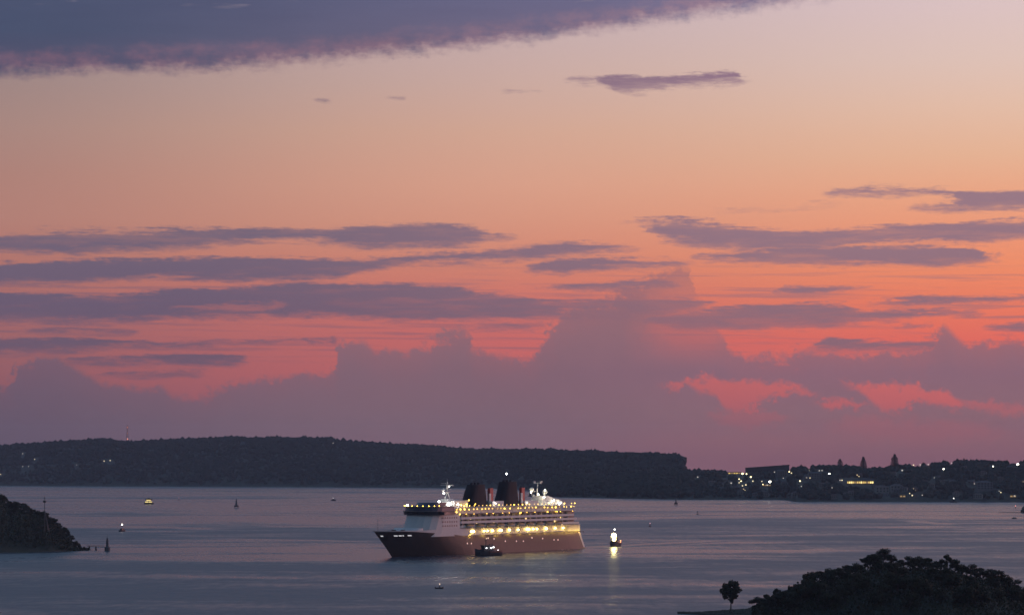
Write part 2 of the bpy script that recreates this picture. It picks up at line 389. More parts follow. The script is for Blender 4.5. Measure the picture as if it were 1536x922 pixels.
class Land:
    """a hill whose shore and skyline are given along the horizon; a ground height can be asked of it anywhere"""
    def __init__(self, name, skyline, shore, width, px0, px1, step, canopy, rows=14, back=1.2, rough=4.0, m=None, front=0.62, taper=0):
        self.sky, self.shore, self.w, self.canopy, self.px0, self.px1 = skyline, shore, width, canopy, px0, px1
        self.rough, self.front = rough, front
        pts, n = [], 0
        cols = [px0 + i * step for i in range(int((px1 - px0) / step) + 1)]
        ts = [-0.04 + 1.04 * k / rows for k in range(rows + 1)] + [1.0 + back * (k + 1) / 5 for k in range(5)]
        mb = MB(); vs = [self.point(p, t) for p in cols for t in ts]; L = len(ts); fs = []
        for i in range(len(cols) - 1):
            for k in range(L - 1): fs.append((i*L+k, i*L+k+1, (i+1)*L+k+1, (i+1)*L+k))
        mb.add(vs, fs)
        self.o = prop(mb.build(name, m or M_land, smooth=True), kind='structure')
    def width(self, px): return self.w(px) if callable(self.w) else self.w
    def point(self, px, t):
        """px along the horizon; t = 0 at the shore, 1 at the ridge, beyond 1 down the far side"""
        Y0 = depth(lerp(self.shore, px)); Y = Y0 + self.width(px) * t
        Yr = Y0 + self.width(px)
        zr = max(0.6, CAM_H - (lerp(self.sky, px) - HZ) / F * Yr - self.canopy)
        x = (px - 768.0) / F * Y
        if t <= 0: z = -3.0
        elif t <= 1: z = zr * t ** self.front
        else: z = zr * max(0.0, 1.0 - (t - 1.0) ** 1.5) - (3.0 if t > 2.1 else 0.0)
        if t > 0: z += self.rough * fbm(x, Y, 90.0) * min(1.0, zr / 30.0) * (0.0 if 0.8 < t < 1.2 else 1.0)
        return Vector((x, Y, max(z, -3.0) if t > 0 else -3.0))

# the far ridge on the left, ending in a cliff
far_sky = [(-700,672),(-200,670),(0,668),(60,664),(120,660),(160,658.5),(185,661),(250,659),(300,656.5),(355,654.5),(400,656.5),(490,656.5),(520,661),(600,665.5),(700,672),(800,674.5),(900,676.5),(980,679.5),(1010,681),(1022,682.5),(1026,685),(1028.5,694),(1031,740)]
far_shore = [(-700,726.5),(0,728),(500,730),(740,731.5),(830,738),(1031,741)]
far = Land('far_hills', far_sky, far_shore, 900, -700, 1031, 3, 7.0, rows=16, rough=9.0)
# the nearer suburb shore on the right
sub_sky = [(792,746),(800,742),(812,728),(835,717),(865,713),(900,715),(930,716),(950,711),(980,708),(1030,705),(1090,706),(1112,706),(1160,703.5),(1195,700),(1235,696.5),(1250,697),(1280,699),(1300,702),(1320,701),(1345,697),(1400,693.5),(1440,690.5),(1500,691),(1536,691),(1700,688),(2300,690)]
sub_shore = [(792,744.4),(850,745.2),(1000,748.4),(1180,749),(1196,752),(1536,752.2),(2300,754)]
sub = Land('suburb_hills', sub_sky, sub_shore, lambda p: 120 + 480 * min(1.0, max(0.0, (p - 792) / 220.0)), 792, 2300, 4, 6.0, rows=14, rough=5.0)
# the wooded point at the left edge
pt_sky = [(-600,700),(-200,722),(0,737),(9,741),(13,749),(30,751),(36,753),(50,760),(65,764),(80,774),(95,785),(105,797),(115,808),(122,816),(131,823),(136,824.5)]
pt_shore = [(-600,829),(0,828.5),(80,827),(136,825)]
pt = Land('wooded_point', pt_sky, pt_shore, lambda p: 20 + 130 * min(1.0, max(0.0, (136 - p) / 120.0)), -600, 136, 4, 7.5, rows=10, rough=2.0)
# the island at the lower right
is_sky = [(1017,917.5),(1050,915.5),(1100,912),(1120,911),(1135,905),(1150,898),(1165,895),(1185,889),(1200,877),(1215,872),(1240,866),(1270,860),(1290,856),(1310,850),(1325,846),(1350,850),(1390,852),(1420,852),(1440,858),(1465,864),(1490,870),(1510,880),(1530,892),(1545,900),(1640,915)]
is_shore = [(1017,919.5),(1100,924),(1200,932),(1400,936),(1545,934),(1640,921)]
isl = Land('wooded_island', is_sky, is_shore, lambda p: 4 + 95 * min(1.0, max(0.0, (p - 1017) / 330.0)) * min(1.0, max(0.05, (1640 - p) / 120.0)), 1017, 1640, 4, 0.5, rows=10, rough=0.8)

# ---- distant wood: stuff, tree-sized clumps over the slopes
ICO_V, ICO_F = [], []
def _ico():
    bm = bmesh.new(); bmesh.ops.create_icosphere(bm, subdivisions=1, radius=1.0)
    ICO_V.extend([v.co.copy() for v in bm.verts]); bm.verts.index_update()
    ICO_F.extend([tuple(v.index for v in f.verts) for f in bm.faces]); bm.free()
_ico()
CLEAR = [(1267,1313,717,728),(1090,1113,705,713),(1141,1158,723,731),(1347,1360,741,748),(1512,1526,741,749),(1312,1333,733,742),(1336,1354,732,740),(1464,1488,729,738),(1214,1231,714,722),(1163,1180,710,717)]   # fronts of buildings that stand free of trees
LAMPS_BRIGHT = (
    (1154, 722, 'w', 3.0, 'brightest white lamp on the left part of the suburb slope'),
    (1243, 710.4, 'w', 2.2, 'bright white lamp right of the long dark block'),
    (1414, 703, 'w', 1.9, 'bright white lamp below the ridge right of the tall pines'),
    (1525, 696, 'w', 2.9, 'very bright white lamp on the ridge near the right edge'),
    (1488, 699, 'w', 1.6, 'white lamp on the ridge second from the right edge'),
    (1113, 710, 'y', 2.5, 'bright warm lamp just left of and below the long dark block'),
    (1119, 710.4, 'y', 1.7, 'warm lamp touching the right side of the bright warm lamp by the long dark block'),
    (1125.5, 715, 'y', 2.0, 'bright warm lamp below the left end of the long dark block'),
    (1183, 707, 'y', 1.6, 'warm lamp below the right end of the long dark block'),
    (1199, 721, 'y', 1.6, 'single warm lamp mid slope right of the brightest suburb lamp'),
    (1369, 697, 'd', 1.7, 'dim lamp on the ridge just right of the tallest pine'))
LAMPS_DIM = ((1108,718,'y',1.3),(1111,721,'y',1.5),(1108,723.4,'d',1.6),(1128.5,721,'d',1.7),(1096,724,'f',2.0),(1113,728,'d',1.6),(1118,726.6,'d',1.9),(1142,721.5,'d',1.3),(1143.5,726,'y',1.1),(1186.3,709,'d',1.6),(1174,716.6,'f',1.4),(1213.5,705,'d',1.1),(1214,716.3,'d',1.3),(1209,716,'f',1.3),(1161,707.5,'f',1.8),(1166,707.7,'f',1.6),(1228,705.4,'f',1.6),(1232,705.2,'f',1.6),(1262,719.8,'d',1.5),(1259,719.8,'f',1.6),(1352,705,'f',2.2),(1379,696.6,'f',1.9),(1391,696.2,'f',1.8),(1426,694,'f',1.5),(1046,715,'f',1.8),(1150,727,'f',2.0),(1201,729,'f',1.3),(1330,731,'f',1.4),(1400,716,'f',1.2),(1460,725,'f',1.3),(1247,731,'f',1.3))
LAMPS_SHORE = ((1363,739.6,'d',1.2),(1367,746.6,'d',1.7),(1382,742,'f',1.4),(1499.5,738,'d',1.4),(1497,736,'f',1.2),(1520,744,'f',1.7))
LAMPS_FAR = ((35,680,'f',2.0),(53,688.4,'d',1.6),(157,691,'d',1.8),(166,690.2,'d',1.9),(35,699.3,'f',2.0),(44,699,'f',1.6),(2,711,'d',1.8),(500,664,'f',1.8),(116,697,'f',1.4))
rh = random.Random(21)
HP = []
for i in range(46):
    px = 1065 + 470 * (i + rh.random()) / 46
    lo = lerp(sub_shore, px) - 5; hi_ = lerp(sub_sky, px) + 9
    HP.append((px, lo - (lo - hi_) * rh.random() ** 1.5))
CLEAR += [(l[0] - 3.0, l[0] + 3.0, l[1] - 1.5, l[1] + 4) for l in tuple(LAMPS_BRIGHT) + LAMPS_DIM + LAMPS_SHORE + LAMPS_FAR if l[1] > 668]
CLEAR += [(a - 5, a + 5, b - 5, b) for a, b in HP[::2]]
def in_front(p):
    px = 768 + F * p.x / p.y; py = HZ + (CAM_H - p.z) / p.y * F
    return any(a - 2 < px < b + 2 and c - 1 < py < d_ + 4 for a, b, c, d_ in CLEAR)
def wood(name, land, count, r0, r1, tmin, tmax, px0, px1, m, ridge_share=0.3, skip=None):
    vs, fs = [], []
    for i in range(count):
        px = rng.uniform(px0, px1)
        t = rng.uniform(0.9, 1.06) if rng.random() < ridge_share else rng.uniform(tmin, tmax)
        if skip and skip(px, t): continue
        p = land.point(px, t)
        if p.z < 0.3 or in_front(p): continue
        r = rng.uniform(r0, r1) * (1.0 + 0.35 * fbm(p.x, p.y, 200.0, 3.0)); h = r * rng.uniform(0.7, 1.25)
        a = rng.uniform(0, 6.28); ca, sa = math.cos(a), math.sin(a); k = len(vs)
        for v in ICO_V:
            j = 1.0 + 0.28 * (rng.random() - 0.5) * 2
            vs.append((p.x + (v.x * ca - v.y * sa) * r * j, p.y + (v.x * sa + v.y * ca) * r * j, p.z + h * 0.45 + v.z * h * j))
        fs += [tuple(q + k for q in f) for f in ICO_F]
    me = bpy.data.meshes.new(name); me.from_pydata(vs, [], fs); me.materials.append(m)
    return prop(link(name, me), kind='stuff')
wood('forest', far, 19000, 3.6, 8.0, 0.0, 0.95, -350, 1027, M_forest, 0.25)
wood('bushland', sub, 10000, 3.6, 7.0, 0.01, 0.95, 797, 1800, M_forest, 0.25)

# ---- trees one can tell apart: a trunk with limbs and a crown of leaf clumps
def crown_mesh(name, lobes, n, size, m, seed, tall=1.0):
    q = random.Random(seed); vs, fs = [], []
    tot = sum(l[3] ** 2 for l in lobes)
    for (cx, cy, cz, r) in lobes:
        for i in range(int(n * r * r / tot)):
            while True:
                dv = Vector((q.gauss(0, 1), q.gauss(0, 1), q.gauss(0, 1)))
                if dv.length > 0.1: break
            dv.normalize()
            rad = r * (0.35 + 0.72 * q.random() ** 0.55)
            if mnoise.noise(Vector((cx, cy, cz)) * 0.7 + dv * 1.7) < -0.12 and rad > 0.50 * r: continue   # ragged gaps in the outline
            c = Vector((cx, cy, cz)) + Vector((dv.x * rad, dv.y * rad, dv.z * rad * 0.82 * tall))
            s = size * q.uniform(0.6, 1.5)
            u = Vector((q.gauss(0, 1), q.gauss(0, 1), q.gauss(0, 1))).normalized()
            w = u.cross(dv); w = w.normalized() if w.length > 0.01 else Vector((1, 0, 0))
            k = len(vs)
            vs += [c - u * s, c + w * s * 0.62, c + u * s * 0.9, c - w * s * 0.55]
            fs.append((k, k + 1, k + 2, k + 3))
    me = bpy.data.meshes.new(name); me.from_pydata([tuple(v) for v in vs], [], fs); me.materials.append(m); return me
def trunk_mesh(name, h, lobes, r, seed):
    q = random.Random(seed); mb = MB()
    bend = Vector((q.uniform(-.5, .5), q.uniform(-.5, .5), 0)); top = Vector((bend.x, bend.y, h * 0.55))
    mb.tube((0, 0, -1.5), (bend.x * .4, bend.y * .4, h * .3), r, r * .75); mb.tube((bend.x * .4, bend.y * .4, h * .3), top, r * .75, r * .5)
    for i, (cx, cy, cz, lr) in enumerate(lobes):
        s = top * q.uniform(0.6, 1.0); mid = (s + Vector((cx, cy, cz))) * .5 + Vector((0, 0, -.4))
        mb.tube(s, mid, r * .4, r * .25, 6); mb.tube(mid, (cx, cy, cz), r * .25, r * .08, 6)
    return mb.mesh(name, M_bark)
def lobes_for(seed, h, spread, low=0.35, n=9):
    q = random.Random(seed); L = [(0, 0, h * 0.80, spread * 0.50)]
    for i in range(n):
        a = 6.28 * i / n + q.uniform(-.4, .4); d_ = spread * q.uniform(.32, .72); z = h * q.uniform(low, 0.86)
        L.append((d_ * math.cos(a), d_ * math.sin(a), z, spread * q.uniform(.28, .48)))
    return L
TREE = []
for i, (h, sp, low, nl) in enumerate([(12, 5.2, .42, 9), (14, 6.4, .40, 11), (10, 5.6, .30, 9), (13, 4.4, .35, 8), (9, 4.6, .25, 8), (15, 5.6, .5, 9)]):
    L = lobes_for(100 + i, h, sp, low, nl)
    TREE.append((trunk_mesh('tree_trunk', h, L, .34, i), crown_mesh('tree_crown', L, 2600, .52, M_leaf if i % 2 else M_leaf2, 40 + i)))
def tree(kind, loc, s, rz, label, group=None, name='broadleaf_tree', sz=1.0):
    o = empty(name, loc, rz); o.scale = (s, s, s * sz)
    link('trunk', TREE[kind][0], None, o); link('crown', TREE[kind][1], None, o)
    return prop(o, label, 'tree', group)
def place(land, px, t): return land.point(px, t)

# island wood: the crest trees named by what sets them apart, the rest as one group
def crest(px, top, kind, t, label, sz=1.0, name='broadleaf_tree', group=None, wide=1.5):
    p = isl.point(px, t); ztop = CAM_H - (top - HZ) / F * p.y
    H = (12.2, 14.4, 10.6, 12.6, 9.6, 15.2)[kind]
    s = max(.25, (ztop - p.z) / (H * sz)); o = tree(kind, p - Vector((0, 0, .3)), s, rng.uniform(0, 6.28), label, group, name, sz)
    if sz <= 1.0: o.scale = (s * wide, s * wide, s * sz)
    return o
p = isl.point(1096, 0.75)
L = [(.3,0,11.4,2.0),(-2.5,.4,10.4,1.9),(2.7,-.3,11.0,1.7),(3.9,.3,9.0,1.6),(-3.9,-.4,8.3,1.7),(-1.0,.6,8.8,2.5),(1.7,-.5,8.6,2.2),(-2.7,0,6.2,1.6),(2.3,.3,6.3,1.5),(.2,.1,5.6,1.8),(.5,.1,4.0,1.0)]
lone = empty('lone_tree', p); lone.scale = (1.0, 1.0, 1.2)
link('trunk', trunk_mesh('lone_tree_trunk', 9, L[:8], .42, 77), None, lone); link('crown', crown_mesh('lone_tree_crown', L, 3600, .46, M_leaf, 78), None, lone)
prop(lone, 'lone round-crowned tree standing apart on the low tip of the foreground island', 'tree')
crest(1325, 820, 1, 1.0, 'tallest round-topped tree on the crest of the foreground island', 1.0)
crest(1311, 828, 0, .97, 'tree leaning into the left side of the tallest crown on the foreground island')
crest(1421, 829, 3, 1.0, 'narrow upright tree at the second peak of the foreground island wood', 1.25)
crest(1206, 866, 3, 1.0, 'thin spiky tree rising alone on the left slope of the foreground island', 1.8, 'slender_tree')
crest(1184, 876, 4, 1.0, 'small pointed tree low on the left slope of the foreground island wood', 1.4, 'slender_tree')
crest(1165, 880, 4, 1.0, 'stubby tree lowest but one on the left slope of the foreground island wood', 1.1)
crest(1136, 893, 2, .95, 'low bushy tree at the left foot of the foreground island wood', .8)
for i, (px, top, k) in enumerate([(1150,889,4),(1175,884,2),(1193,874,2),(1217,855,2),(1229,854,0),(1243,850,2),(1258,849,4),(1271,845,0),(1284,842,2),(1298,834,3),(1340,835,5),(1352,837,0),(1365,832,1),(1378,832,2),(1391,834,0),(1404,839,2),(1413,836,4),(1432,836,0),(1443,844,2),(1456,844,1),(1469,849,0),(1482,851,1),(1494,852,0),(1507,859,2),(1520,867,1),(1531,878,2),(1545,888,0)]):
    crest(px, top, k, rng.uniform(.93, 1.05), 'dark broadleaf tree on the skyline of the foreground island wood', group='skyline trees of the foreground island', wide=rng.uniform(1.05, 1.55))
for i in range(64):
    px = 1150 + 395 * (i + rng.random()) / 64; t = rng.uniform(.55, .97) if i % 2 else rng.uniform(.12, .7)
    gz = isl.point(px, t); zmax = CAM_H - (lerp(is_sky, px) + 2 - HZ) / F * gz.y
    h = min(rng.uniform(7, 12), max(3.0, zmax - gz.z + 3.2)); k = i % 6
    tree(k, gz - Vector((0, 0, .3)), h / (12.2, 14.4, 10.6, 12.6, 9.6, 15.2)[k], rng.uniform(0, 6.28), 'dark broadleaf tree on the near slope of the foreground island wood', 'slope trees of the foreground island')
def undergrowth(name, land, count, px0, px1, t0, t1, s0, s1, lift, m):
    vs, fs = [], []
    for i in range(count):
        px = rng.uniform(px0, px1); p = land.point(px, rng.uniform(t0, t1)); hh = lift(px) * rng.random() ** 1.5
        c = p + Vector((0, 0, hh)); s = rng.uniform(s0, s1)
        u = Vector((rng.gauss(0, 1), rng.gauss(0, 1), rng.gauss(0, 1))).normalized(); w = u.cross(Vector((rng.gauss(0, 1), rng.gauss(0, 1), 1))).normalized()
        k = len(vs); vs += [tuple(c - u * s), tuple(c + w * s * .7), tuple(c + u * s), tuple(c - w * s * .7)]; fs.append((k, k+1, k+2, k+3))
    me = bpy.data.meshes.new(name); me.from_pydata(vs, [], fs); me.materials.append(m)
    return prop(link(name, me), kind='stuff')
undergrowth('undergrowth', isl, 15000, 1128, 1560, .02, 1.0, .35, .9, lambda p: 3.2 * min(1.0, max(.1, (p - 1126) / 60)), M_leaf2)
undergrowth('grass', isl, 1500, 1020, 1135, .2, 1.0, .12, .3, lambda p: .4, M_leaf2)
# low sea wall on the tip of the island
wl = MB()
sh = [isl.point(px, .05) for px in range(1016, 1180, 8)]
for a, b in zip(sh, sh[1:]):
    a = Vector((a.x, a.y - 1.0, 0)); b = Vector((b.x, b.y - 1.0, 0))
    wl.add([(a.x,a.y,-1),(b.x,b.y,-1),(b.x,b.y+1.2,-1),(a.x,a.y+1.2,-1),(a.x,a.y,1.1),(b.x,b.y,1.1),(b.x,b.y+1.2,1.1),(a.x,a.y+1.2,1.1)],
        [(0,3,2,1),(4,5,6,7),(0,1,5,4),(1,2,6,5),(2,3,7,6),(3,0,4,7)])
prop(wl.build('sea_wall', M_stone), 'low dark stone sea wall along the tip of the foreground island', 'wall')

# wooded point on the left
for i in range(62):
    px = -60 + 190 * (i + rng.random()) / 62; ridge = i % 2 == 0; t = rng.uniform(.92, 1.05) if ridge else rng.uniform(.1, .8)
    gz = pt.point(px, t); top = lerp(pt_sky, px) - (-1.5 if ridge else -9.0) + rng.uniform(-1.5, 1.5)
    zt = CAM_H - (top - HZ) / F * gz.y
    h = max(2.5, min(14.0, zt - gz.z)) if ridge else rng.uniform(5, 9) * min(1, max(.3, (134 - px) / 50)); k = i % 6
    tree(k, gz - Vector((0, 0, .3)), h / (12.2, 14.4, 10.6, 12.6, 9.6, 15.2)[k], rng.uniform(0, 6.28),
         'dark tree on the skyline of the wooded point at left' if ridge else 'dark tree on the near slope of the wooded point at left',
         'skyline trees of the wooded point' if ridge else 'slope trees of the wooded point')
undergrowth('undergrowth', pt, 14000, -120, 133, .02, 1.05, .5, 1.3, lambda p: 4.0 * min(1.0, max(.15, (136 - p) / 60)), M_leaf2)
# ------------------------------------------------------------------ the cruise ship (x forward, y to port, z up; origin at the stern on the waterline)
M_hull = mat('hull_paint', (0.022, 0.017, 0.014), 0.42, noise=0.2, nscale=0.2, spec=.32)
M_white = mat('ship_white', (0.62, 0.60, 0.58), 0.5, noise=0.05, nscale=0.3)
M_deckgrey = mat('deck_grey', (0.20, 0.17, 0.15), 0.8, noise=0.2, nscale=0.4)
M_dark = mat('dark_glass', (0.015, 0.018, 0.025), 0.2)
M_recess = mat('balcony_glass', (0.05, 0.042, 0.05), 0.35)
M_cabin = mat('cabin_front', (0.22, 0.17, 0.14), 0.5, noise=.3, nscale=.25)
M_funnel = mat('funnel_black', (0.012, 0.011, 0.016), 0.7, spec=.2)
M_red = mat('funnel_red', (0.50, 0.05, 0.04), 0.5)
M_blue = mat('dark_blue_paint', (0.02, 0.03, 0.07), 0.4)
M_boat = mat('lifeboat_yellow', (0.42, 0.22, 0.05), 0.5)
M_steel = mat('grey_steel', (0.20, 0.20, 0.21), 0.5, 0.3)
def lamp_mat(name, c, s): return mat(name, (0.8, 0.8, 0.8), 0.5, emit=c, strength=s)
L_prom = lamp_mat('promenade_light', (1.0, 0.70, 0.21), 22.0)
L_deck = lamp_mat('deck_light', (1.0, 0.60, 0.06), 11.0)
L_white = lamp_mat('white_light', (1.0, 0.95, 0.85), 50.0)
L_cabin = lamp_mat('cabin_light', (1.0, 0.66, 0.25), 1.6)
L_port = lamp_mat('porthole_light', (1.0, 0.72, 0.62), 0.9)
L_cool = lamp_mat('cool_light', (0.92, 0.95, 1.0), 2.0)

SC, SS = 0.5501, 0.8351
SHIP0 = Vector((52.62, 2409.15, 0.0))
def to_ship(px, py, y):
    t = (px - 768.0) / F
    x = (SHIP0.x + y * SS - t * (SHIP0.y - y * SC)) / (SC - t * SS); Y = SHIP0.y - x * SS - y * SC
    return x, CAM_H - (py - HZ) / F * Y
ship = empty('cruise_ship', SHIP0, math.atan2(-SS, -SC))
prop(ship, 'large cruise ship with dark hull, lit white decks and two dark funnels', 'cruise ship')

def xb(z): return 272.0 + 24.0 * (max(0.0, z) / 21.0) ** 1.08
def xs(z): return -3.5 + 10.0 * max(0.0, z) / 16.0
def half(u, f):
    """half-breadth at station u (0 stern, 1 bow) and height fraction f"""
    b = 16.0
    if u > 0.66:
        t = (u - 0.66) / 0.34; lo = 1.0 - t ** 1.7; hi = 1.0 - t ** 3.0
        b *= max(0.0, lo + (hi - lo) * f ** 0.8)
    if u < 0.16:
        t = 1.0 - u / 0.16; b *= 1.0 - 0.20 * t ** 2.2
    return b
def zt(u):
    if u < 0.66: return 15.7
    t = (u - 0.66) / 0.34; return 15.7 + 4.9 * min(1.0, t * 1.5) ** 0.85 if t < .667 else 20.6 + 0.3 * (t - .667) / .333
US = [0, .01, .03, .06, .10, .16, .25, .35, .45, .55, .62, .66, .70, .74, .78, .82, .86, .90, .93, .955, .975, .99, 1.0]
def hull_pt(u, z, side, out=0.0):
    f = max(0.0, min(1.0, z / max(zt(u), 1))); x = xs(z) + (xb(z) - xs(z)) * u
    return Vector((x, side * (half(u, f) + out), z))
rings = []
for u in US:
    fr = [-0.12, 0.0, 0.12, 0.3, 0.5, 0.7, 0.86, 1.0]
    zs = [k * zt(u) for k in fr]
    rings.append([hull_pt(u, z, 1) for z in zs] + [hull_pt(u, z, -1) for z in reversed(zs)])
MB().loft(rings).build('hull', M_hull, ship, smooth=False)
bw = MB()
for side in (1, -1):
    rr = []
    for u in [x for x in US if x >= .62]:
        za, zb2 = zt(u), 21.3 + max(0, u - .9) * 6
        a = hull_pt(u, za, side, .05); b = hull_pt(u, zt(u), side, .05); b.z = zb2; b.x += (xb(zb2) - xb(za)) * (1.0 if u > .9 else .3)
        ai = a + Vector((0, -side * .4, 0)); bi = b + Vector((0, -side * .4, 0))
        rr.append([a, b, bi, ai] if side > 0 else [a, ai, bi, b])
    bw.loft(rr)
bw.build('bow_bulwark', M_white, ship)

def plan(x0, x1, w, bow, stern, n=10):
    pts = []
    for i in range(n + 1):
        a = -math.pi / 2 + math.pi * i / n
        pts.append((x1 - bow + bow * math.cos(a), w * math.sin(a)))
    for i in range(n + 1):
        a = math.pi / 2 + math.pi * i / n
        # squarer stern corners
        cx, sy = math.cos(a), math.sin(a)
        pts.append((x0 + stern + stern * math.copysign(abs(cx) ** .5, cx), w * math.copysign(abs(sy) ** .5, sy)))
    return pts
def block(name, x0, x1, w, bow, stern, z0, z1, m, rake=0.0, rake_s=0.0):
    a = plan(x0, x1, w, bow, stern); b = plan(x0 + rake_s, x1 - rake, w, bow, stern)
    return MB().loft([[(x, y, z0) for x, y in a], [(x, y, z1) for x, y in b]]).build(name, m, ship)
block('promenade_wall', 12, 226, 13.2, 10, 5, 15.72, 21.3, M_white)
block('promenade_deck', 7, 222, 16.15, 10, 6, 21.3, 21.75, M_white)
block('forward_superstructure', 197, 250.5, 15.95, 24, 1, 15.74, 33.4, M_white, rake=8.0)
block('stern_house', 5.8, 34, 14.6, 6, 5, 15.73, 21.28, M_white)
block('cabin_block', 14, 205, 13.6, 8, 5, 21.76, 33.9, M_cabin)
for z, xe in ((24.1, 9.5), (27.7, 13.2), (31.1, 18.0)):
    fr = MB(); a = plan(xe, 202, 16.0, 6, 5); b = plan(xe + .01, 201.99, 15.75, 6, 5)
    fr.prism(a, z - 1.95, z - 1.65)                                  # deck plate
    n = len(a)
    for i in range(n):                                                # parapet round the plate
        j = (i + 1) % n
        fr.add([(a[i][0],a[i][1],z-1.65),(a[j][0],a[j][1],z-1.65),(b[j][0],b[j][1],z-1.65),(b[i][0],b[i][1],z-1.65),
                (a[i][0],a[i][1],z),(a[j][0],a[j][1],z),(b[j][0],b[j][1],z),(b[i][0],b[i][1],z)], [(4,5,6,7),(0,1,5,4),(2,3,7,6)])
    fr.build('balcony_rail', M_white, ship)
    k = 0
    x = 30.0
    while x < 196:
        MB().box(x, x + .35, 13.62, 15.7, z + .002, z + 2.05).build('balcony_divider', M_white, ship); x += 8.6; k += 1
block('sun_deck', 15.0, 214, 16.2, 8, 5, 33.92, 34.5, M_white)
block('upper_deck_wall', 34, 212, 12.4, 8, 4, 34.5, 38.4, M_white)
block('top_deck', 18.0, 214, 15.6, 8, 5, 38.42, 38.85, M_white)
pr = MB()
for y in (15.5, -15.5):
    pr.box(20, 208, y - .06, y + .06, 39.7, 39.85)
    for i in range(48): pr.box(20 + i * 4.0, 20.15 + i * 4.0, y - .08, y + .08, 38.86, 39.7)
pr.build('top_railing', M_white, ship)
for i in range(20):
    x = 22 + i * 9.6
    MB().box(x, x + .4, 15.2, 15.6, 34.51, 38.4).build('deck_post', M_white, ship)
# bridge and the dark glazed band above the front
bl = MB(); a = plan(205, 243.5, 16.9, 18, 1)
bl.loft([[(x, y, 33.42) for x, y in a], [(x * 1.0 + .8, y * 1.01, 36.2) for x, y in a]]).build('bridge', M_dark, ship)
for s in (1, -1): MB().box(220, 227, min(s * 16, s * 20.5), max(s * 16, s * 20.5), 33.5, 36.0).build('bridge_wing', M_dark, ship)
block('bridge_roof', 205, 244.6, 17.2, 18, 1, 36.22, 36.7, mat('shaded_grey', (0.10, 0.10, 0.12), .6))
block('observation_lounge', 206, 242, 16.6, 17, 1, 36.72, 39.9, M_blue, rake=1.0)
block('lounge_roof', 206, 242.4, 16.9, 17, 1, 39.92, 40.4, M_deckgrey)
block('forward_deckhouse', 208, 232, 10, 9, 2, 40.42, 43.4, M_blue, rake=4.0)
# forecastle fittings
fo = MB(); fo.box(256, 259, -4, 4, 20.2, 22.3); fo.box(262, 264, -6, -3, 20.4, 21.9); fo.box(262, 264, 3, 6, 20.4, 21.9); fo.build('mooring_gear', M_deckgrey, ship)
MB().tube((291, 0, 20.8), (291, 0, 31.5), .22, .1).build('jackstaff', M_steel, ship)
bwk = MB(); bwk.loft([[(x, y, 20.9) for x, y in plan(246, 262, 13.2, 12, 1)], [(x, y, 22.9) for x, y in plan(246, 258, 13.0, 10, 1)]]).build('breakwater', M_white, ship)
# side windows of the forward superstructure
for z in (23.6, 26.9, 30.2):
    for i in range(7):
        MB().box(202 + i * 3.3, 203.7 + i * 3.3, 15.96, 16.02, z, z + 1.3).build('window', M_recess, ship)
# deckhouses between the funnels, seen yellow-lit
for (x0, x1, w, z1) in ((176, 196, 9, 44.6), (122, 140, 9, 43.6), (68, 88, 9, 43.2)):
    MB().box(x0, x1, -w, w, 38.86, z1).build('deckhouse', M_white, ship)
# funnels
def funnel(xc, ztop):
    f = MB(); rr = []
    for z, l, w, dx in ((38.86, 14.6, 7.0, 0), (44, 13.4, 6.7, -.6), (52, 11.2, 6.0, -1.8), (ztop - 2.2, 9.8, 5.5, -2.6), (ztop, 9.2, 5.3, -2.9)):
        rr.append([(xc + dx + l * math.copysign(abs(math.cos(t)) ** .7, math.cos(t)), w * math.copysign(abs(math.sin(t)) ** .7, math.sin(t)), z) for t in [2 * math.pi * i / 20 for i in range(20)]])
    o = f.loft(rr).build('funnel', M_funnel, ship, smooth=False)
    MB().box(xc - 20, xc - 15.2, 3.6, 6.2, 40, 54.5).build('funnel_fin', M_red, o)
    MB().box(xc - 15.19, xc - 12.6, 6.3, 7.3, 41, 50).build('funnel_panel', M_white, o)
    MB().ball((xc - 17, 10.5, 41.6), .34, 6, 4).build('floodlight', L_white, ship)
    for dx in (-6, -1, 4): MB().tube((xc + dx, 0, ztop - .5), (xc + dx - .6, 0, ztop + 1.4), 1.2, 1.1).build('exhaust_pipe', M_funnel, o)
    return o
f1 = funnel(154, 57.6); f2 = funnel(105, 59.6)
MB().tube((104, 0, 59.6), (104, 0, 66), .14, .1).build('light_mast', M_steel, f2)
MB().ball((104, 0, 66.4), .62, 6, 4).build('mast_lamp', L_white, ship)
# forward mast with yards, radar and floodlit foot
ms = MB()
for y in (-3.2, 3.2): ms.tube((191, y, 41), (194, 0, 53), .55, .4)
ms.tube((199, 0, 41), (194, 0, 53), .6, .4); ms.tube((194, 0, 50), (193.6, 0, 60), .8, .4); ms.tube((193.6, 0, 60), (193.6, 0, 63), .18, .1)
ms.box(192.6, 194.4, -6.2, 6.2, 57.0, 57.5); ms.box(192.4, 194.8, -3.6, 3.6, 54.0, 54.5); ms.box(191.6, 199, -1.6, 1.6, 51.4, 51.9); ms.box(196, 197.6, -3.6, 3.6, 58.6, 59.0)
mst = ms.build('forward_mast', M_white, ship)
MB().ball((199, 0, 53.4), 1.5, 10, 6).build('radar_dome', M_white, mst)
MB().loft([[(188, -7, 40.42), (204, -7, 40.42), (204, 7, 40.42), (188, 7, 40.42)], [(190, -3.4, 46), (198, -3.4, 46), (198, 3.4, 46), (190, 3.4, 46)]]).build('mast_house', M_white, mst)
for (x, y, z, r) in ((206, 4, 42.4, 1.0), (201.5, 8.4, 42.0, 1.0), (191, 8.8, 41.6, .9), (202, 2.5, 50.6, .6), (196, 3.5, 56.0, .35), (219, 9.5, 44.2, .7), (237.5, -9, 41.3, .6)):
    MB().ball((x, y, z), r, 6, 4).build('floodlight', L_white, ship)
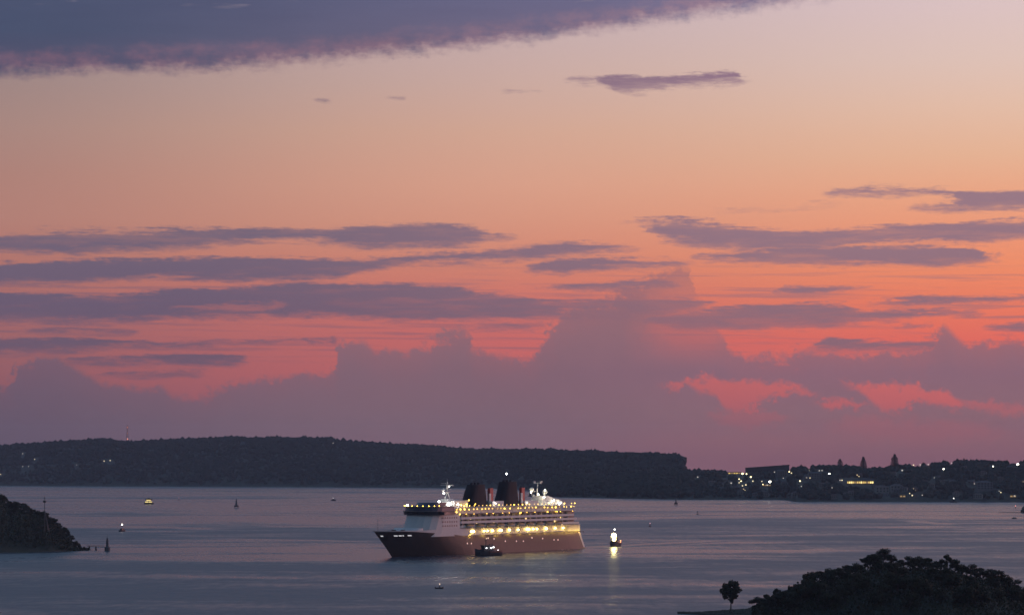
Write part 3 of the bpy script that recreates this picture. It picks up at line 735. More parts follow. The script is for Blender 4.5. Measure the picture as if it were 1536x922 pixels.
# aft superstructure: sloping white house, domes and a T mast
MB().loft([[(22, -8, 38.86), (60, -8, 38.86), (60, 8, 38.86), (22, 8, 38.86)], [(26, -6.5, 42.4), (57, -6.5, 42.4), (57, 6.5, 42.4), (26, 6.5, 42.4)], [(46, -5, 47), (56, -5, 47), (56, 5, 47), (46, 5, 47)]]).build('aft_house', M_white, ship)
am = MB(); am.tube((56, 0, 46), (55, 0, 58.4), .7, .45); am.box(54, 56, -3.6, 3.6, 57.6, 58.6); am.box(53.8, 56.2, -4.2, -2.9, 58.6, 59.8); am.box(53.8, 56.2, 2.9, 4.2, 58.6, 59.8)
am.tube((56, 0, 51), (66, 0, 51), .3); am.build('aft_mast', M_white, ship)
for (x, y, z, r) in ((66, 1, 52.6, 2.1), (48, 3, 50.2, 2.3), (66, 3, 47.2, 1.2), (52, 5, 48.5, 1.3)):
    d_ = MB().ball((x, y, z), r, 12, 8).tube((x, y, z - r - 3.2), (x, y, z - r + .4), .5).build('satellite_dome', M_white, ship, smooth=True)
for (x, y, z) in ((43, 9.2, 42.8), (32, 9.0, 40.8), (58, 8.6, 46.0), (64, 6.5, 48.4), (71, 3.5, 50.6), (53, 6.4, 52.0)):
    MB().ball((x, y, z), .5, 6, 4).build('floodlight', lamp_mat('aft_flood', (1.0, .90, .62), 110.0) if x == 43 else bpy.data.materials['aft_flood'], ship)
# promenade lamps, brightest things on the ship
for i, px in enumerate([691, 697.5, 707, 711, 727, 732, 739.5, 750, 753, 765, 778, 790.5, 794, 800.5, 806, 820, 833.5, 845.5]):
    x, z = to_ship(px, 797 - (px - 691) * .026, 14.6)
    MB().ball((x, 14.4, 18.9), .62 if i % 3 else .8, 6, 4).build('promenade_lamp', L_prom, ship)
# strings of deck lamps
rs_ = random.Random(12); L_deck2 = lamp_mat('deck_light_dim', (1.0, 0.58, 0.10), 4.0)
for i in range(31):
    if rs_.random() > .1: MB().ball((20 + i * 6.1 + rs_.uniform(-1.6, 1.6), 15.9, 37.4 + rs_.uniform(-.2, .2)), .5 * rs_.uniform(.55, 1.25), 6, 3).build('deck_lamp', L_deck if rs_.random() > .35 else L_deck2, ship)
for i in range(31):
    if rs_.random() > .1: MB().ball((18 + i * 6.1 + rs_.uniform(-1.2, 1.2), 15.7, 40.3), .36 * rs_.uniform(.6, 1.3), 6, 3).build('railing_lamp', L_deck if rs_.random() > .45 else L_deck2, ship)
for i in range(11):
    a = -math.pi / 2 + math.pi * (i + .3) / 11
    MB().ball((242.4 - 17 + 17 * math.cos(a), 16.9 * math.sin(a), 40.8), .36, 6, 3).build('roof_lamp', L_deck, ship)
for (x, y, z, r) in ((181, 11, 41.5, .6), (186, 12, 40, .5), (192, 13, 41, .5), (177, 10.5, 44.8, .5), (171, 13, 41.5, .4), (204, 16.6, 35.5, .5), (199, 16.6, 33.6, .4), (108, 16.4, 33.0, .45), (64, 16.4, 33.4, .35), (49, 16.4, 33.4, .35)):
    MB().ball((x, y, z), r, 6, 4).build('deck_lamp', L_deck, ship)
# lit cabins and open doors
for (px, py) in ((706, 777), (684, 790.5), (768, 775), (778, 782), (841, 776), (741, 782), (789, 777.5), (843, 785), (832, 781), (715, 783)):
    x, z = to_ship(px, py, 13.7)
    MB().box(x - 1.0, x + 1.0, 13.62, 13.72, z - .8, z + .8).build('cabin_window', L_cabin, ship)
for (px, py) in ((701, 814.4), (707, 814.4), (729, 807), (732, 806.5), (741, 807.5), (758, 811), (774.6, 811), (785, 811), (798, 806), (814, 807), (831, 809), (837, 809)):
    x, z = to_ship(px, py, 16.0); MB().box(x - .5, x + .5, 15.9, 16.06, z - .55, z + .55).build('porthole', L_port, ship)
for (px, w) in ((573, 2.2), (594, 3.6), (600.5, 3.0), (605, 1.2), (614.5, 4.0)):  # pale marks of the bow lettering, with a faint glow added
    best = None
    for k in range(200):
        u = .80 + .2 * k / 200; q = hull_pt(u, 17.3, 1); W = ship.matrix_basis @ q if False else Vector((SHIP0.x - q.x * SC + q.y * SS, SHIP0.y - q.x * SS - q.y * SC, q.z))
        e = abs(768 + F * W.x / W.y - px)
        if best is None or e < best[0]: best = (e, u)
    u = best[1]; du = w * .5 / 290
    q0, q1 = hull_pt(u - du, 16.9, 1, .08), hull_pt(u + du, 16.9, 1, .08); q2, q3 = hull_pt(u + du, 17.8, 1, .08), hull_pt(u - du, 17.8, 1, .08)
    inn = Vector((0, -.4, 0))
    MB().loft([[q0 + inn, q1 + inn, q2 + inn, q3 + inn], [q0, q1, q2, q3]]).build('bow_name_mark', lamp_mat('name_mark_glow', (.9, .88, .9), .55) if px == 573 else bpy.data.materials['name_mark_glow'], ship)
# stern: pale corner strip, the lit edge put into its colour
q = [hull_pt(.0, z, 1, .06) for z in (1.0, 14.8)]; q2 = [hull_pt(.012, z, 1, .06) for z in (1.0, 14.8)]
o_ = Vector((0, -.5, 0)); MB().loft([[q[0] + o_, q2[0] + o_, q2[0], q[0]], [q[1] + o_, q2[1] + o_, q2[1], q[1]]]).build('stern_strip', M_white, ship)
L_wash = lamp_mat('added_hull_wash', (1.0, 0.62, 0.08), 230.0)
L_balc = lamp_mat('added_balcony_glow', (1.0, 0.56, 0.06), 12.0)
for x in (8, 13, 19, 26, 34, 43, 53, 64, 76, 89, 104, 121, 140, 160, 180):
    yy = 19.4 if x > 30 else 18.8 if x > 18 else 17.6
    hb = MB().box(x - .35, x + .35, yy, yy + .3, 14.3, 15.5).box(x - .1, x + .1, yy - 3.7, yy, 15.3, 15.5).build('added_wash_hood', M_hull, ship)   # added to wash the hull with warm light; the hood hides the glow
    MB().add([(x - .3, yy - .02, 14.35), (x + .3, yy - .02, 14.35), (x + .3, yy - .02, 15.25), (x - .3, yy - .02, 15.25)], [(0, 1, 2, 3)]).build('added_wash_panel', L_wash, hb)
rb_ = random.Random(5)
for z in (26.3, 29.7, 33.4):  # small lamps added to warm the balcony recesses
    for i in range(13):
        MB().ball((24 + i * 13.4 + rb_.uniform(-4, 4), 14.3, z), .24, 6, 4).build('added_balcony_lamp', L_balc, ship)

# lifeboats slung under the cabin decks
def lifeboat(x):
    o = empty('lifeboat', SHIP0 + Vector((-x * SC + 17.4 * SS, -x * SS - 17.4 * SC, 21.9)), math.atan2(-SS, -SC))
    prop(o, 'covered lifeboat slung above the lit promenade on the cruise ship side', 'lifeboat', 'lifeboats along the side of the cruise ship')
    link('hull', LBH, None, o); link('canopy', LBC, None, o); return o
def lb_ring(x, w, z0, z1, n=8): return [(x, w * math.cos(math.pi * i / (n - 1)), z0 + (z1 - z0) * math.sin(math.pi * i / (n - 1))) for i in range(n)]
LBH = MB().loft([lb_ring(x, w, 1.5, zz) for x, w, zz in ((-5.4, .4, 1.2), (-4.6, 1.3, .4), (-2, 1.9, 0), (2, 1.9, 0), (4.6, 1.3, .4), (5.6, .2, 1.1))]).mesh('lifeboat_hull', M_white)
LBC = MB().loft([lb_ring(x, w, 1.52, zz) for x, w, zz in ((-5.2, .4, 1.7), (-4.4, 1.2, 2.6), (-2, 1.75, 3.1), (2, 1.75, 3.1), (4.4, 1.2, 2.6), (5.4, .2, 1.7))]).mesh('lifeboat_canopy', M_boat)
for i in range(10): lifeboat(48 + i * 15.2)
# ------------------------------------------------------------------ boats and marks on the water
M_tug = mat('tug_paint', (0.03, 0.032, 0.04), 0.5, noise=0.2, nscale=0.4)
M_tugred = mat('tug_red', (0.16, 0.05, 0.03), 0.6)
M_cream = mat('boat_cream', (0.50, 0.46, 0.36), 0.5)
M_rubber = mat('black_rubber', (0.01, 0.01, 0.01), 0.8)
M_beacon = mat('beacon_grey', (0.09, 0.09, 0.10), 0.7, noise=0.2, nscale=0.6)
L_flood = lamp_mat('boat_floodlight', (1.0, 0.80, 0.28), 70.0)
L_mast = lamp_mat('masthead_light', (1.0, 0.97, 0.9), 22.0)
L_orange = lamp_mat('orange_light', (1.0, 0.30, 0.08), 5.0)
L_redl = lamp_mat('red_light', (1.0, 0.12, 0.10), 3.0)
L_ferry = lamp_mat('ferry_light', (1.0, 0.74, 0.22), 1.1)
L_tugw = lamp_mat('tug_light', (0.96, 0.97, 1.0), 14.0)
L_small = lamp_mat('small_lamp', (1.0, 0.86, 0.70), 9.0)

def hull_mesh(l, w, h, name='boat_hull', m=None, sheer=.5, z0=-.8):
    rr = []
    for u in (-.5, -.47, -.35, -.1, .15, .3, .42, .48, .5):
        t = max(0, (u - .1) / .4); b = w * .5 * (1 - t ** 2.2) * (1 if u > -.45 else .86); top = h * (1 + sheer * max(0, u + .1) ** 2 * 3)
        rk = l * .05 * t
        rr.append([(u * l, b * .62, z0), (u * l + rk * .5, b * .9, h * .3), (u * l + rk, b, top), (u * l + rk, -b, top), (u * l + rk * .5, -b * .9, h * .3), (u * l, -b * .62, z0)])
    return MB().loft(rr).mesh(name, m)
def on_water(px, py):
    Y = depth(py); return Vector(((px - 768) / F * Y, Y, 0))

def tug(loc, rz, label, s=1.0):
    o = empty('tug_boat', loc, rz); o.scale = (s, s, s); prop(o, label, 'tug boat')
    link('hull', hull_mesh(26, 9.5, 2.6, 'tug_hull', M_tug, 1.3), None, o)
    f = MB()
    for i in range(11): f.tube((13.2 - abs(i - 5) ** 1.7 * .75, (i - 5) * .88, 1.2), (13.2 - abs(i - 5) ** 1.7 * .75, (i - 5) * .88, 3.2), .55)
    f.build('bow_fender', M_rubber, o)
    r = MB()
    for y in (4.55, -4.55): r.box(-12, 2, y - .1, y + .1, 2.6, 3.5)
    r.build('bulwark', M_tugred, o)
    d = MB().loft([[(-4, -3.4, 2.5), (6.5, -3.0, 2.5), (6.5, 3.0, 2.5), (-4, 3.4, 2.5)], [(-3.6, -3.1, 5.4), (6.0, -2.6, 5.4), (6.0, 2.6, 5.4), (-3.6, 3.1, 5.4)]]).build('deckhouse', M_tug, o)
    for x in (-2, .4, 2.8): MB().box(x, x + 1.1, 3.1, 3.32, 3.6, 4.6).build('window', M_dark, d)
    wv = MB().loft([[(0, -2.2, 5.4), (5, -1.9, 5.4), (5, 1.9, 5.4), (0, 2.2, 5.4)], [(-.2, -2.6, 8.3), (5.8, -2.2, 8.3), (5.8, 2.2, 8.3), (-.2, 2.6, 8.3)], [(-.2, -2.6, 8.6), (5.8, -2.2, 8.6), (5.8, 2.2, 8.6), (-.2, 2.6, 8.6)]]).build('wheelhouse', M_tug, o)
    MB().loft([[(0.2, 2.32, 6.5), (4.8, 2.02, 6.5), (4.8, 2.2, 6.5), (0.2, 2.5, 6.5)], [(0.1, 2.52, 7.9), (5.2, 2.16, 7.9), (5.2, 2.36, 7.9), (0.1, 2.7, 7.9)]]).build('window', M_dark, wv)
    ms = MB(); ms.tube((2, 0, 8.5), (2, 0, 16.6), .28, .12); ms.box(1.8, 2.2, -1.8, 1.8, 12.2, 12.45); ms.tube((.2, 0, 8.5), (2, 0, 12), .15, .12); ms.build('mast', M_tug, o)
    for y in (1.7, -1.7): MB().tube((-3.4, y, 5.3), (-3.8, y, 9.4), .7, .55).build('funnel', M_tug, o)
    w = MB(); w.tube((-7.5, -1.2, 3.2), (-7.5, 1.2, 3.2), .9); w.box(-8.4, -6.6, -1.6, 1.6, 2.5, 3.0); w.build('winch', M_steel, o)
    return o
hd = math.atan2(-SS, -SC)
t1 = tug(on_water(731.5, 832.6) + Vector((0, 0, 0)), hd - .25, 'dark harbour tug with white deck lamps close alongside the cruise ship hull')
for (x, y, z, r) in ((4.5, 3.6, 6.4, .36), (-.6, 3.8, 6.3, .42), (-3.0, 3.9, 6.9, .46), (-8, 3.8, 4.5, .18)):
    MB().ball((x, y, z), r, 6, 4).build('deck_lamp', L_tugw, t1)
t2 = tug(on_water(922.5, 818.5), math.atan2(-.97, -.24), 'escort tug with a dazzling floodlight astern of the cruise ship', .9)
for (x, y, z, r, m) in ((5.5, 0, 10.9, 2.3, L_flood), (6.6, .4, 6.8, 1.4, L_flood), (2, 0, 16.9, .5, L_mast), (-7.5, 4.2, 5.2, .55, L_orange), (-6.2, 4.4, 3.9, .4, L_orange)):
    MB().ball((x, y, z), r, 8, 5).build('mast_lamp' if m is L_mast else 'deck_lamp' if m is L_orange else 'floodlight', m, t2)
# the lamps hang on a frame of their own
fr = MB()
for y in (-2.8, 2.8): fr.tube((5.5, y, 2.6), (5.5, y, 10.4), .16)
fr.tube((5.5, -2.8, 10.4), (5.5, 2.8, 10.4), .16); fr.build('lamp_frame', M_steel, t2)
af = MB(); af.tube((-7.5, 4.2, 2.6), (-7.5, 4.2, 5.0), .12); af.tube((-6.2, 4.4, 2.6), (-6.2, 4.4, 3.6), .12); af.tube((2, 0, 16.4), (2, 0, 16.9), .1); af.build('lamp_post', M_steel, t2)

# yellow-lit ferry far off
fe = empty('ferry', on_water(223.5, 755.4), R(170)); prop(fe, 'small double-ended ferry with yellow lit windows far off at left', 'ferry')
link('hull', hull_mesh(17, 7, 2.4, 'ferry_hull', M_tug, .3), None, fe)
MB().loft([[(-7, -3, 2.2), (7, -3, 2.2), (7, 3, 2.2), (-7, 3, 2.2)], [(-6.4, -2.9, 5.4), (6.4, -2.9, 5.4), (6.4, 2.9, 5.4), (-6.4, 2.9, 5.4)]]).build('lower_cabin', M_cream, fe)
MB().loft([[(-5, -2.6, 5.4), (5, -2.6, 5.4), (5, 2.6, 5.4), (-5, 2.6, 5.4)], [(-4, -2.4, 8.2), (4, -2.4, 8.2), (4, 2.4, 8.2), (-4, 2.4, 8.2)]]).build('upper_cabin', M_cream, fe)
MB().box(-6.6, 6.0, -3.2, 3.2, 8.2, 9.4).box(-1.5, 1.5, -1.2, 1.2, 9.0, 10.6).build('roof', M_tug, fe)
for s in (1, -1):
    for x0, x1, z0, z1, y in ((-6.2, -.6, 2.8, 4.6, 3.03), (.4, 6.2, 2.8, 4.6, 3.03), (-3.8, 3.8, 5.9, 7.5, 2.66)): MB().box(x0, x1, s * y - .06, s * y + .06, z0, z1).build('lit_window', L_ferry, fe)
MB().tube((0, 0, 10.6), (0, 0, 14), .1).build('mast', M_steel, fe)

def launch(px, py, rz, label, lampz, s=1.0, lm=None, r=.5, name='launch'):
    o = empty(name, on_water(px, py), rz); o.scale = (s, s, s); prop(o, label, 'boat')
    link('hull', hull_mesh(10, 3.4, 1.5, 'launch_hull', M_tug, .8), None, o)
    c = MB().loft([[(-2.4, -1.3, 1.4), (2.4, -1.1, 1.4), (2.4, 1.1, 1.4), (-2.4, 1.3, 1.4)], [(-2.2, -1.2, 3.4), (1.4, -1.0, 3.4), (1.4, 1.0, 3.4), (-2.2, 1.2, 3.4)]]).build('cabin', M_tug, o)
    for s_ in (1, -1): MB().box(-1.8, 1.2, s_ * 1.24 - .05, s_ * 1.24 + .05, 2.3, 3.0).build('window', M_dark, c)
    MB().tube((-.5, 0, 3.4), (-.5, 0, lampz), .1).build('mast', M_steel, o)
    MB().ball((-.5, 0, lampz), r, 6, 4).build('mast_lamp', lm or L_small, o)
    return o
launch(183.5, 796.5, R(60), 'dark launch with one bright masthead lamp off the wooded point', 7.6, 1.0, L_small, .75)
launch(500, 750.5, R(20), 'faint small motorboat with a pale lamp left of the cruise ship, far out', 5.2, 1.0, lamp_mat('faint_lamp', (.95, .95, 1.0), .8), .8)
launch(1430, 753.2, R(170), 'moored boat with a white lamp against the suburb shore', 6.0, 1.3, lamp_mat('mooring_lamp', (1, .95, .85), 3.0), .8)
# open dinghy with someone's lamp on a short pole
dg = empty('dinghy', on_water(659, 882.2), R(10)); prop(dg, 'small open dinghy with a warm lamp on a pole, nearest boat in the harbour', 'boat')
link('hull', hull_mesh(4.8, 1.9, .75, 'dinghy_hull', M_tug, .6, -.3), None, dg)
MB().box(-.9, -.6, -.7, .7, .45, .52).box(.5, .8, -.7, .7, .45, .52).build('seat', M_deckgrey, dg)
MB().box(-2.75, -2.35, -.2, .2, .1, 1.2).build('outboard_motor', M_rubber, dg)
MB().tube((.2, 0, .3), (.2, 0, 2.5), .06).box(-.1, .5, -.32, .32, .7, 1.6).build('lamp_post', M_tug, dg)
MB().ball((.2, 0, 2.75), .34, 6, 4).build('lamp', lamp_mat('dinghy_lamp', (1.0, .68, .45), 2.0), dg)

# channel marks
def beacon(px, py, h, w, label):
    o = empty('channel_beacon', on_water(px, py), R(20)); prop(o, label, 'channel beacon', 'pile beacons marking the channel')
    b = MB()
    for sx in (-1, 1):
        for sy in (-1, 1): b.tube((sx * w * .42, sy * w * .42, -2), (sx * w * .36, sy * w * .36, 2.4), .3)
    b.loft([[(w*.5*math.cos(6.283*i/10), w*.5*math.sin(6.283*i/10), z) for i in range(10)] for z in (1.6, 4.2)]); b.build('base', M_beacon, o)
    MB().loft([[(r*math.cos(6.283*i/10), r*math.sin(6.283*i/10), z) for i in range(10)] for r, z in ((w*.30, 4.2), (w*.22, h*.45), (w*.17, h*.62), (w*.14, h*.8))]).build('tower', M_beacon, o)
    MB().loft([[(r*math.cos(6.283*i/8), r*math.sin(6.283*i/8), z) for i in range(8)] for r, z in ((w*.2, h*.8), (w*.16, h*.86), (w*.07, h*.9), (w*.03, h))]).build('lantern', M_steel, o)
    return o
beacon(354.6, 761.2, 16, 7.5, 'dark tapered channel beacon standing in the open water left of the cruise ship')
beacon(1014, 757.2, 12.5, 6.5, 'dark tapered channel beacon against the shore right of the cruise ship')
def buoy(px, py, h, label, lit=True):
    o = empty('buoy', on_water(px, py)); prop(o, label, 'buoy', 'buoys in the harbour')
    MB().loft([[(r*math.cos(6.283*i/10), r*math.sin(6.283*i/10), z) for i in range(10)] for r, z in ((1.0, -.8), (1.5, -.2), (1.5, .7), (.6, 1.0))]).build('float', M_tugred if lit else M_tug, o)
    t = MB()
    for i in range(4): a = i * 1.571; t.tube((math.cos(a) * .9, math.sin(a) * .9, .9), (math.cos(a) * .35, math.sin(a) * .35, h - .5), .13)
    t.box(-.55, .55, -.55, .55, h - 1.1, h - .4); t.build('frame', M_tugred if lit else M_tug, o)
    if lit: MB().ball((0, 0, h), .6, 6, 4).build('lamp', lamp_mat('buoy_lamp', (1.0, .45, .5), .9) if 'buoy_lamp' not in bpy.data.materials else bpy.data.materials['buoy_lamp'], o)
    else: MB().ball((0, 0, h), .8, 8, 5).build('topmark', M_tug, o)
buoy(268.6, 749.6, 4.6, 'pale red lit buoy to the right of the yellow ferry')
buoy(975, 789.5, 4.0, 'pale red lit buoy right of the escort tug')
buoy(1046.5, 771, 4.2, 'unlit dark buoy right of the far beacon', False)

# footbridge and light tower off the wooded point
lt0 = on_water(161, 825.2)
lt = empty('lighthouse', lt0, .3); prop(lt, 'small dark lighthouse on a round base off the wooded point', 'lighthouse')
MB().loft([[(r*math.cos(6.283*i/14), r*math.sin(6.283*i/14), z) for i in range(14)] for r, z in ((2.5, -2), (2.4, 2.8), (1.8, 3.4), (1.5, 3.4))]).build('base', M_beacon, lt)
MB().loft([[(r*math.cos(6.283*i/12), r*math.sin(6.283*i/12), z) for i in range(12)] for r, z in ((1.3, 3.4), (.95, 8.4), (1.5, 8.6), (1.5, 8.8))]).build('tower', M_beacon, lt)
MB().loft([[(r*math.cos(6.283*i/8), r*math.sin(6.283*i/8), z) for i in range(8)] for r, z in ((.75, 8.8), (.75, 10.3), (.9, 10.4), (.1, 11.4))]).tube((0, 0, 11.3), (0, 0, 14), .08).build('lantern', M_beacon, lt)
fb0 = on_water(131, 823.4); fb1 = lt0 + Vector((-2.2, 0, 0))
fbr = empty('footbridge', (fb0 + fb1) / 2 * 1.0); fbr.location.z = 0; prop(fbr, 'thin footbridge running from the wooded point out to the lighthouse', 'footbridge')
dv = (fb1 - fb0); ln = dv.length; fbr.rotation_euler.z = math.atan2(dv.y, dv.x)
MB().box(-ln / 2, ln / 2, -.6, .6, 2.9, 3.2).build('deck', M_beacon, fbr)
rl = MB()
for y in (-.55, .55):
    rl.box(-ln / 2, ln / 2, y - .04, y + .04, 4.1, 4.2)
    for i in range(9): x = -ln / 2 + ln * i / 8.5; rl.box(x, x + .08, y - .04, y + .04, 3.2, 4.1)
rl.build('railing', M_steel, fbr)
for i in (0.12, .5): MB().tube((-ln / 2 + ln * i, 0, -2), (-ln / 2 + ln * i, 0, 2.9), 1.0, .7).build('pier', M_beacon, fbr)
# tripod mast on the point
mp = pt.point(67, .35)
mo = empty('memorial_mast', mp, .4); prop(mo, 'tall grey tripod mast rising from the trees on the wooded point', 'mast')
zt_ = CAM_H - (744 - HZ) / F * mp.y - mp.z
M_mast = mat('mast_paint', (0.10, 0.095, 0.095), 0.6)
k = MB(); k.tube((0, 0, -1), (0, 0, zt_), .55, .2); k.tube((4, 2.5, -1), (0, 0, zt_ * .66), .4, .3); k.tube((4, -2.5, -1), (0, 0, zt_ * .66), .4, .3); k.build('pole', M_mast, mo)
MB().loft([[(1.5*math.cos(6.283*i/10), 1.5*math.sin(6.283*i/10), z) for i in range(10)] for z in (zt_ * .84, zt_ * .89)]).build('crows_nest', M_mast, mo)
MB().box(-.12, .12, -2.8, 2.8, zt_ * .95, zt_ * .96).build('yard', M_mast, mo)
MB().box(-2.5, 2.5, -3.5, 3.5, -1, 1.0).build('plinth', mat('pale_concrete', (.3, .28, .26), .8), mo)

# small rocky islet at the right edge
iy = depth(768.5); ix = (1546 - 768) / F * iy
rk = MB(); rr = []
for j, (s, z) in enumerate(((1.0, -2), (.96, 3), (.8, 7.5), (.55, 11), (.25, 13.0))):
    rr.append([(15 * s * (1 + .22 * mnoise.noise(Vector((math.cos(a) * 2, math.sin(a) * 2, j * .6)))) * math.cos(a), 11 * s * math.sin(a), z) for a in [6.283 * i / 18 for i in range(18)]])
ro = rk.loft(rr).build('rock', M_rock, None, (ix, iy, 0)); prop(ro, 'dark rocky islet with scrub cut off by the right edge of the view', 'rock')
reef = MB(); reef.loft([[(x * s, y * s, z) for x, y in ((-26, 0), (-12, 2.5), (4, 3), (16, 2), (18, -2), (2, -3), (-13, -2.4))] for s, z in ((1, -1), (.9, .5), (.4, .8))])
ro2 = reef.build('reef', M_rock, None, (ix - 24, iy + 2, 0)); prop(ro2, 'low dark reef running left from the rocky islet', 'rock')
by = depth(777.5); ro3 = MB().ball((0, 0, -.3), 4.0, 10, 6, .6).build('rock', M_rock, None, ((1521.5 - 768) / F * by, by, 0)); prop(ro3, 'small isolated dark rock left of and below the rocky islet', 'rock')
undergrowth_islet = MB()
vs, fs = [], []
for i in range(900):
    a, q = rng.uniform(0, 6.283), rng.random() ** .5; c = Vector((ix + 14 * q * math.cos(a), iy + 10 * q * math.sin(a), 13 * (1 - q ** 2.2) + rng.uniform(0, 2.2)))
    u = Vector((rng.gauss(0, 1), rng.gauss(0, 1), rng.gauss(0, 1))).normalized() * rng.uniform(.5, 1.1); w = u.orthogonal()
    k = len(vs); vs += [tuple(c - u), tuple(c + w), tuple(c + u), tuple(c - w)]; fs.append((k, k+1, k+2, k+3))
me = bpy.data.meshes.new('undergrowth'); me.from_pydata(vs, [], fs); me.materials.append(M_leaf); prop(link('undergrowth', me), kind='stuff')
rb = on_water(1523.3, 762.5); rbo = empty('channel_marker', rb); prop(rbo, 'red lit channel marker just left of the rocky islet', 'channel marker')
MB().tube((0, 0, -2), (0, 0, 4.0), .4, .25).box(-.7, .7, -.7, .7, 2.6, 3.4).build('pile', M_beacon, rbo)
MB().ball((0, 0, 4.6), .85, 6, 4).build('lamp', lamp_mat('marker_lamp', (1.0, .30, .24), 1.6), rbo)

# ------------------------------------------------------------------ the far shores: radio tower, houses, lamps, pines
rp = far.point(191, 1.0); rt = empty('radio_tower', rp, .3); prop(rt, 'thin lattice radio tower with red lamps on the far ridge', 'radio tower')
h = CAM_H - (637 - HZ) / F * rp.y - rp.z
m = MB()
for i in range(3):
    a = i * 2.094; m.tube((5 * math.cos(a), 5 * math.sin(a), -2), (.5 * math.cos(a), .5 * math.sin(a), h), .45, .3, 5)
for z in [h * q for q in (.15, .32, .48, .62, .75, .87)]:
    r = 5 - 4.5 * z / h
    for i in range(3): a, b = i * 2.094, (i + 1) * 2.094; m.tube((r*math.cos(a), r*math.sin(a), z), (r*.85*math.cos(b), r*.85*math.sin(b), z + h * .1), .22, .22, 4)
m.build('lattice', M_tugred, rt)
MB().box(-4.5, 4.5, -.5, .5, h * .84, h * .87).build('crossarm', M_tugred, rt)
for z, r in ((h * .86, 1.5), (h * .22, 2.2), (h * .55, .9)): MB().ball((0, -1.2, z), r, 6, 4).build('lamp', lamp_mat('tower_lamp', (1.0, .28, .16), 1.6) if 'tower_lamp' not in bpy.data.materials else bpy.data.materials['tower_lamp'], rt)

def land_at(land, px, py):
    """the point of a hillside seen at that height in the horizon frame"""
    best = None
    for k in range(2, 60):
        q = land.point(px, k / 60.0); e = abs(HZ + (CAM_H - q.z) / q.y * F - py)
        if best is None or e < best[0]: best = (e, q)
    return best[1]
M_wall = [mat('house_wall', c, .8, noise=.1, nscale=.3) for c in ((.20, .18, .16), (.15, .145, .145), (.24, .22, .20), (.15, .11, .09))]
M_roof = [mat('house_roof', c, .8, noise=.15, nscale=.5) for c in ((.10, .06, .05), (.07, .07, .075), (.12, .09, .08))]
L_win = [lamp_mat('window_light', (1.0, .72, .34), 1.8), lamp_mat('window_light_dim', (1.0, .78, .5), .45)]
def house_kind(w, d_, hh, wi, ri, lit, storeys):
    o = empty('house', (0, -500, -100))
    wl_ = MB().box(-w/2, w/2, -d_/2, d_/2, -4, hh).build('wall', M_wall[wi], o)
    e = .6
    MB().add([(-w/2-e,-d_/2-e,hh),(w/2+e,-d_/2-e,hh),(w/2+e,d_/2+e,hh),(-w/2-e,d_/2+e,hh),(-w/2+w*.28,0,hh+2.6),(w/2-w*.28,0,hh+2.6)], [(0,1,5,4),(1,2,5),(2,3,4,5),(3,0,4),(0,3,2,1)]).build('roof', M_roof[ri], o)
    n = max(2, int(w / 4))
    for s in range(storeys):
        for i in range(n):
            x = -w/2 + (i + .5) * w / n; on = (i + s) in lit
            MB().box(x - .8, x + .8, -d_/2 - .05, -d_/2 + .05, 1.0 + s * 3, 2.4 + s * 3).build('window', L_win[0] if on else M_dark, wl_)
    MB().box(w*.2, w*.2+.9, -.4, .5, hh + .6, hh + 3.4).build('chimney', M_wall[3], o)
    return o
HK = [house_kind(13, 9, 5.8, 0, 0, (), 2), house_kind(11, 9, 3.4, 1, 1, (), 1), house_kind(16, 10, 6.2, 2, 2, (), 2), house_kind(12, 10, 6.0, 3, 0, (1,), 2), house_kind(20, 11, 8.8, 1, 1, (), 3)]
first = [True] * 5
def house(kind, px, py, rz, label, group=None, s=1.0, land=None):
    q = land_at(land or sub, px, py)
    o = HK[kind] if first[kind] else copy_tree(HK[kind]); first[kind] = False
    o.location = (q.x, q.y - 3, q.z + 1.0); o.rotation_euler = (0, 0, rz); o.scale = (s, s, s)
    for kx in ('label', 'category', 'group'):
        if kx in o: del o[kx]
    return prop(o, label, 'house', group)
for i, (px, py) in enumerate(HP):
    house((0, 1, 0, 1, 0, 3, 1, 2)[i % 8], px, py, rh.uniform(-.5, .5), 'small unlit house among dark trees on the suburb hillside' if (0, 1, 0, 1, 0, 3, 1, 2)[i % 8] != 3 else 'small house with one lit window on the suburb hillside', 'houses on the suburb hillside', rh.uniform(.8, 1.1))
house(2, 1322, 739, .1, 'pale two storey house near the water below the long lit building', None, 1.6)
house(2, 1345, 737, -.1, 'pale boat house close to the water beside two warm lamps', None, 1.5)
house(4, 1476, 734.5, .05, 'pale grey three storey block low on the right end of the suburb shore', None, 1.5)
house(4, 1222, 719, .0, 'pale block halfway up the suburb slope left of the long lit building', None, 1.3)
house(4, 1171, 714, .0, 'pale block halfway up the suburb slope below the long dark block', None, 1.2)

# long dark flat-roofed block on the left of the suburb ridge
q0 = sub.point(1113, 1.0); q1 = sub.point(1190, 1.0)
bl0 = empty('apartment_block', ((q0 + q1) / 2)); prop(bl0, 'long dark flat-roofed block on the suburb ridge, its roof line rising to the right', 'building')
wd = q1.x - q0.x; yb = (q0.y + q1.y) / 2
def zz(py): return CAM_H - (py - HZ) / F * yb - bl0.location.z
zl, zr_ = zz(701.0), zz(696.5)
MB().add([(-wd/2,-8,-8),(wd/2,-8,-8),(wd/2,8,-8),(-wd/2,8,-8),(-wd/2,-8,zl-.8),(wd/2,-8,zr_-.8),(wd/2,8,zr_-.8),(-wd/2,8,zl-.8)], [(0,3,2,1),(4,5,6,7),(0,1,5,4),(1,2,6,5),(2,3,7,6),(3,0,4,7)]).build('wall', mat('dark_cladding', (.05, .045, .05), .7, noise=.2, nscale=.3), bl0)
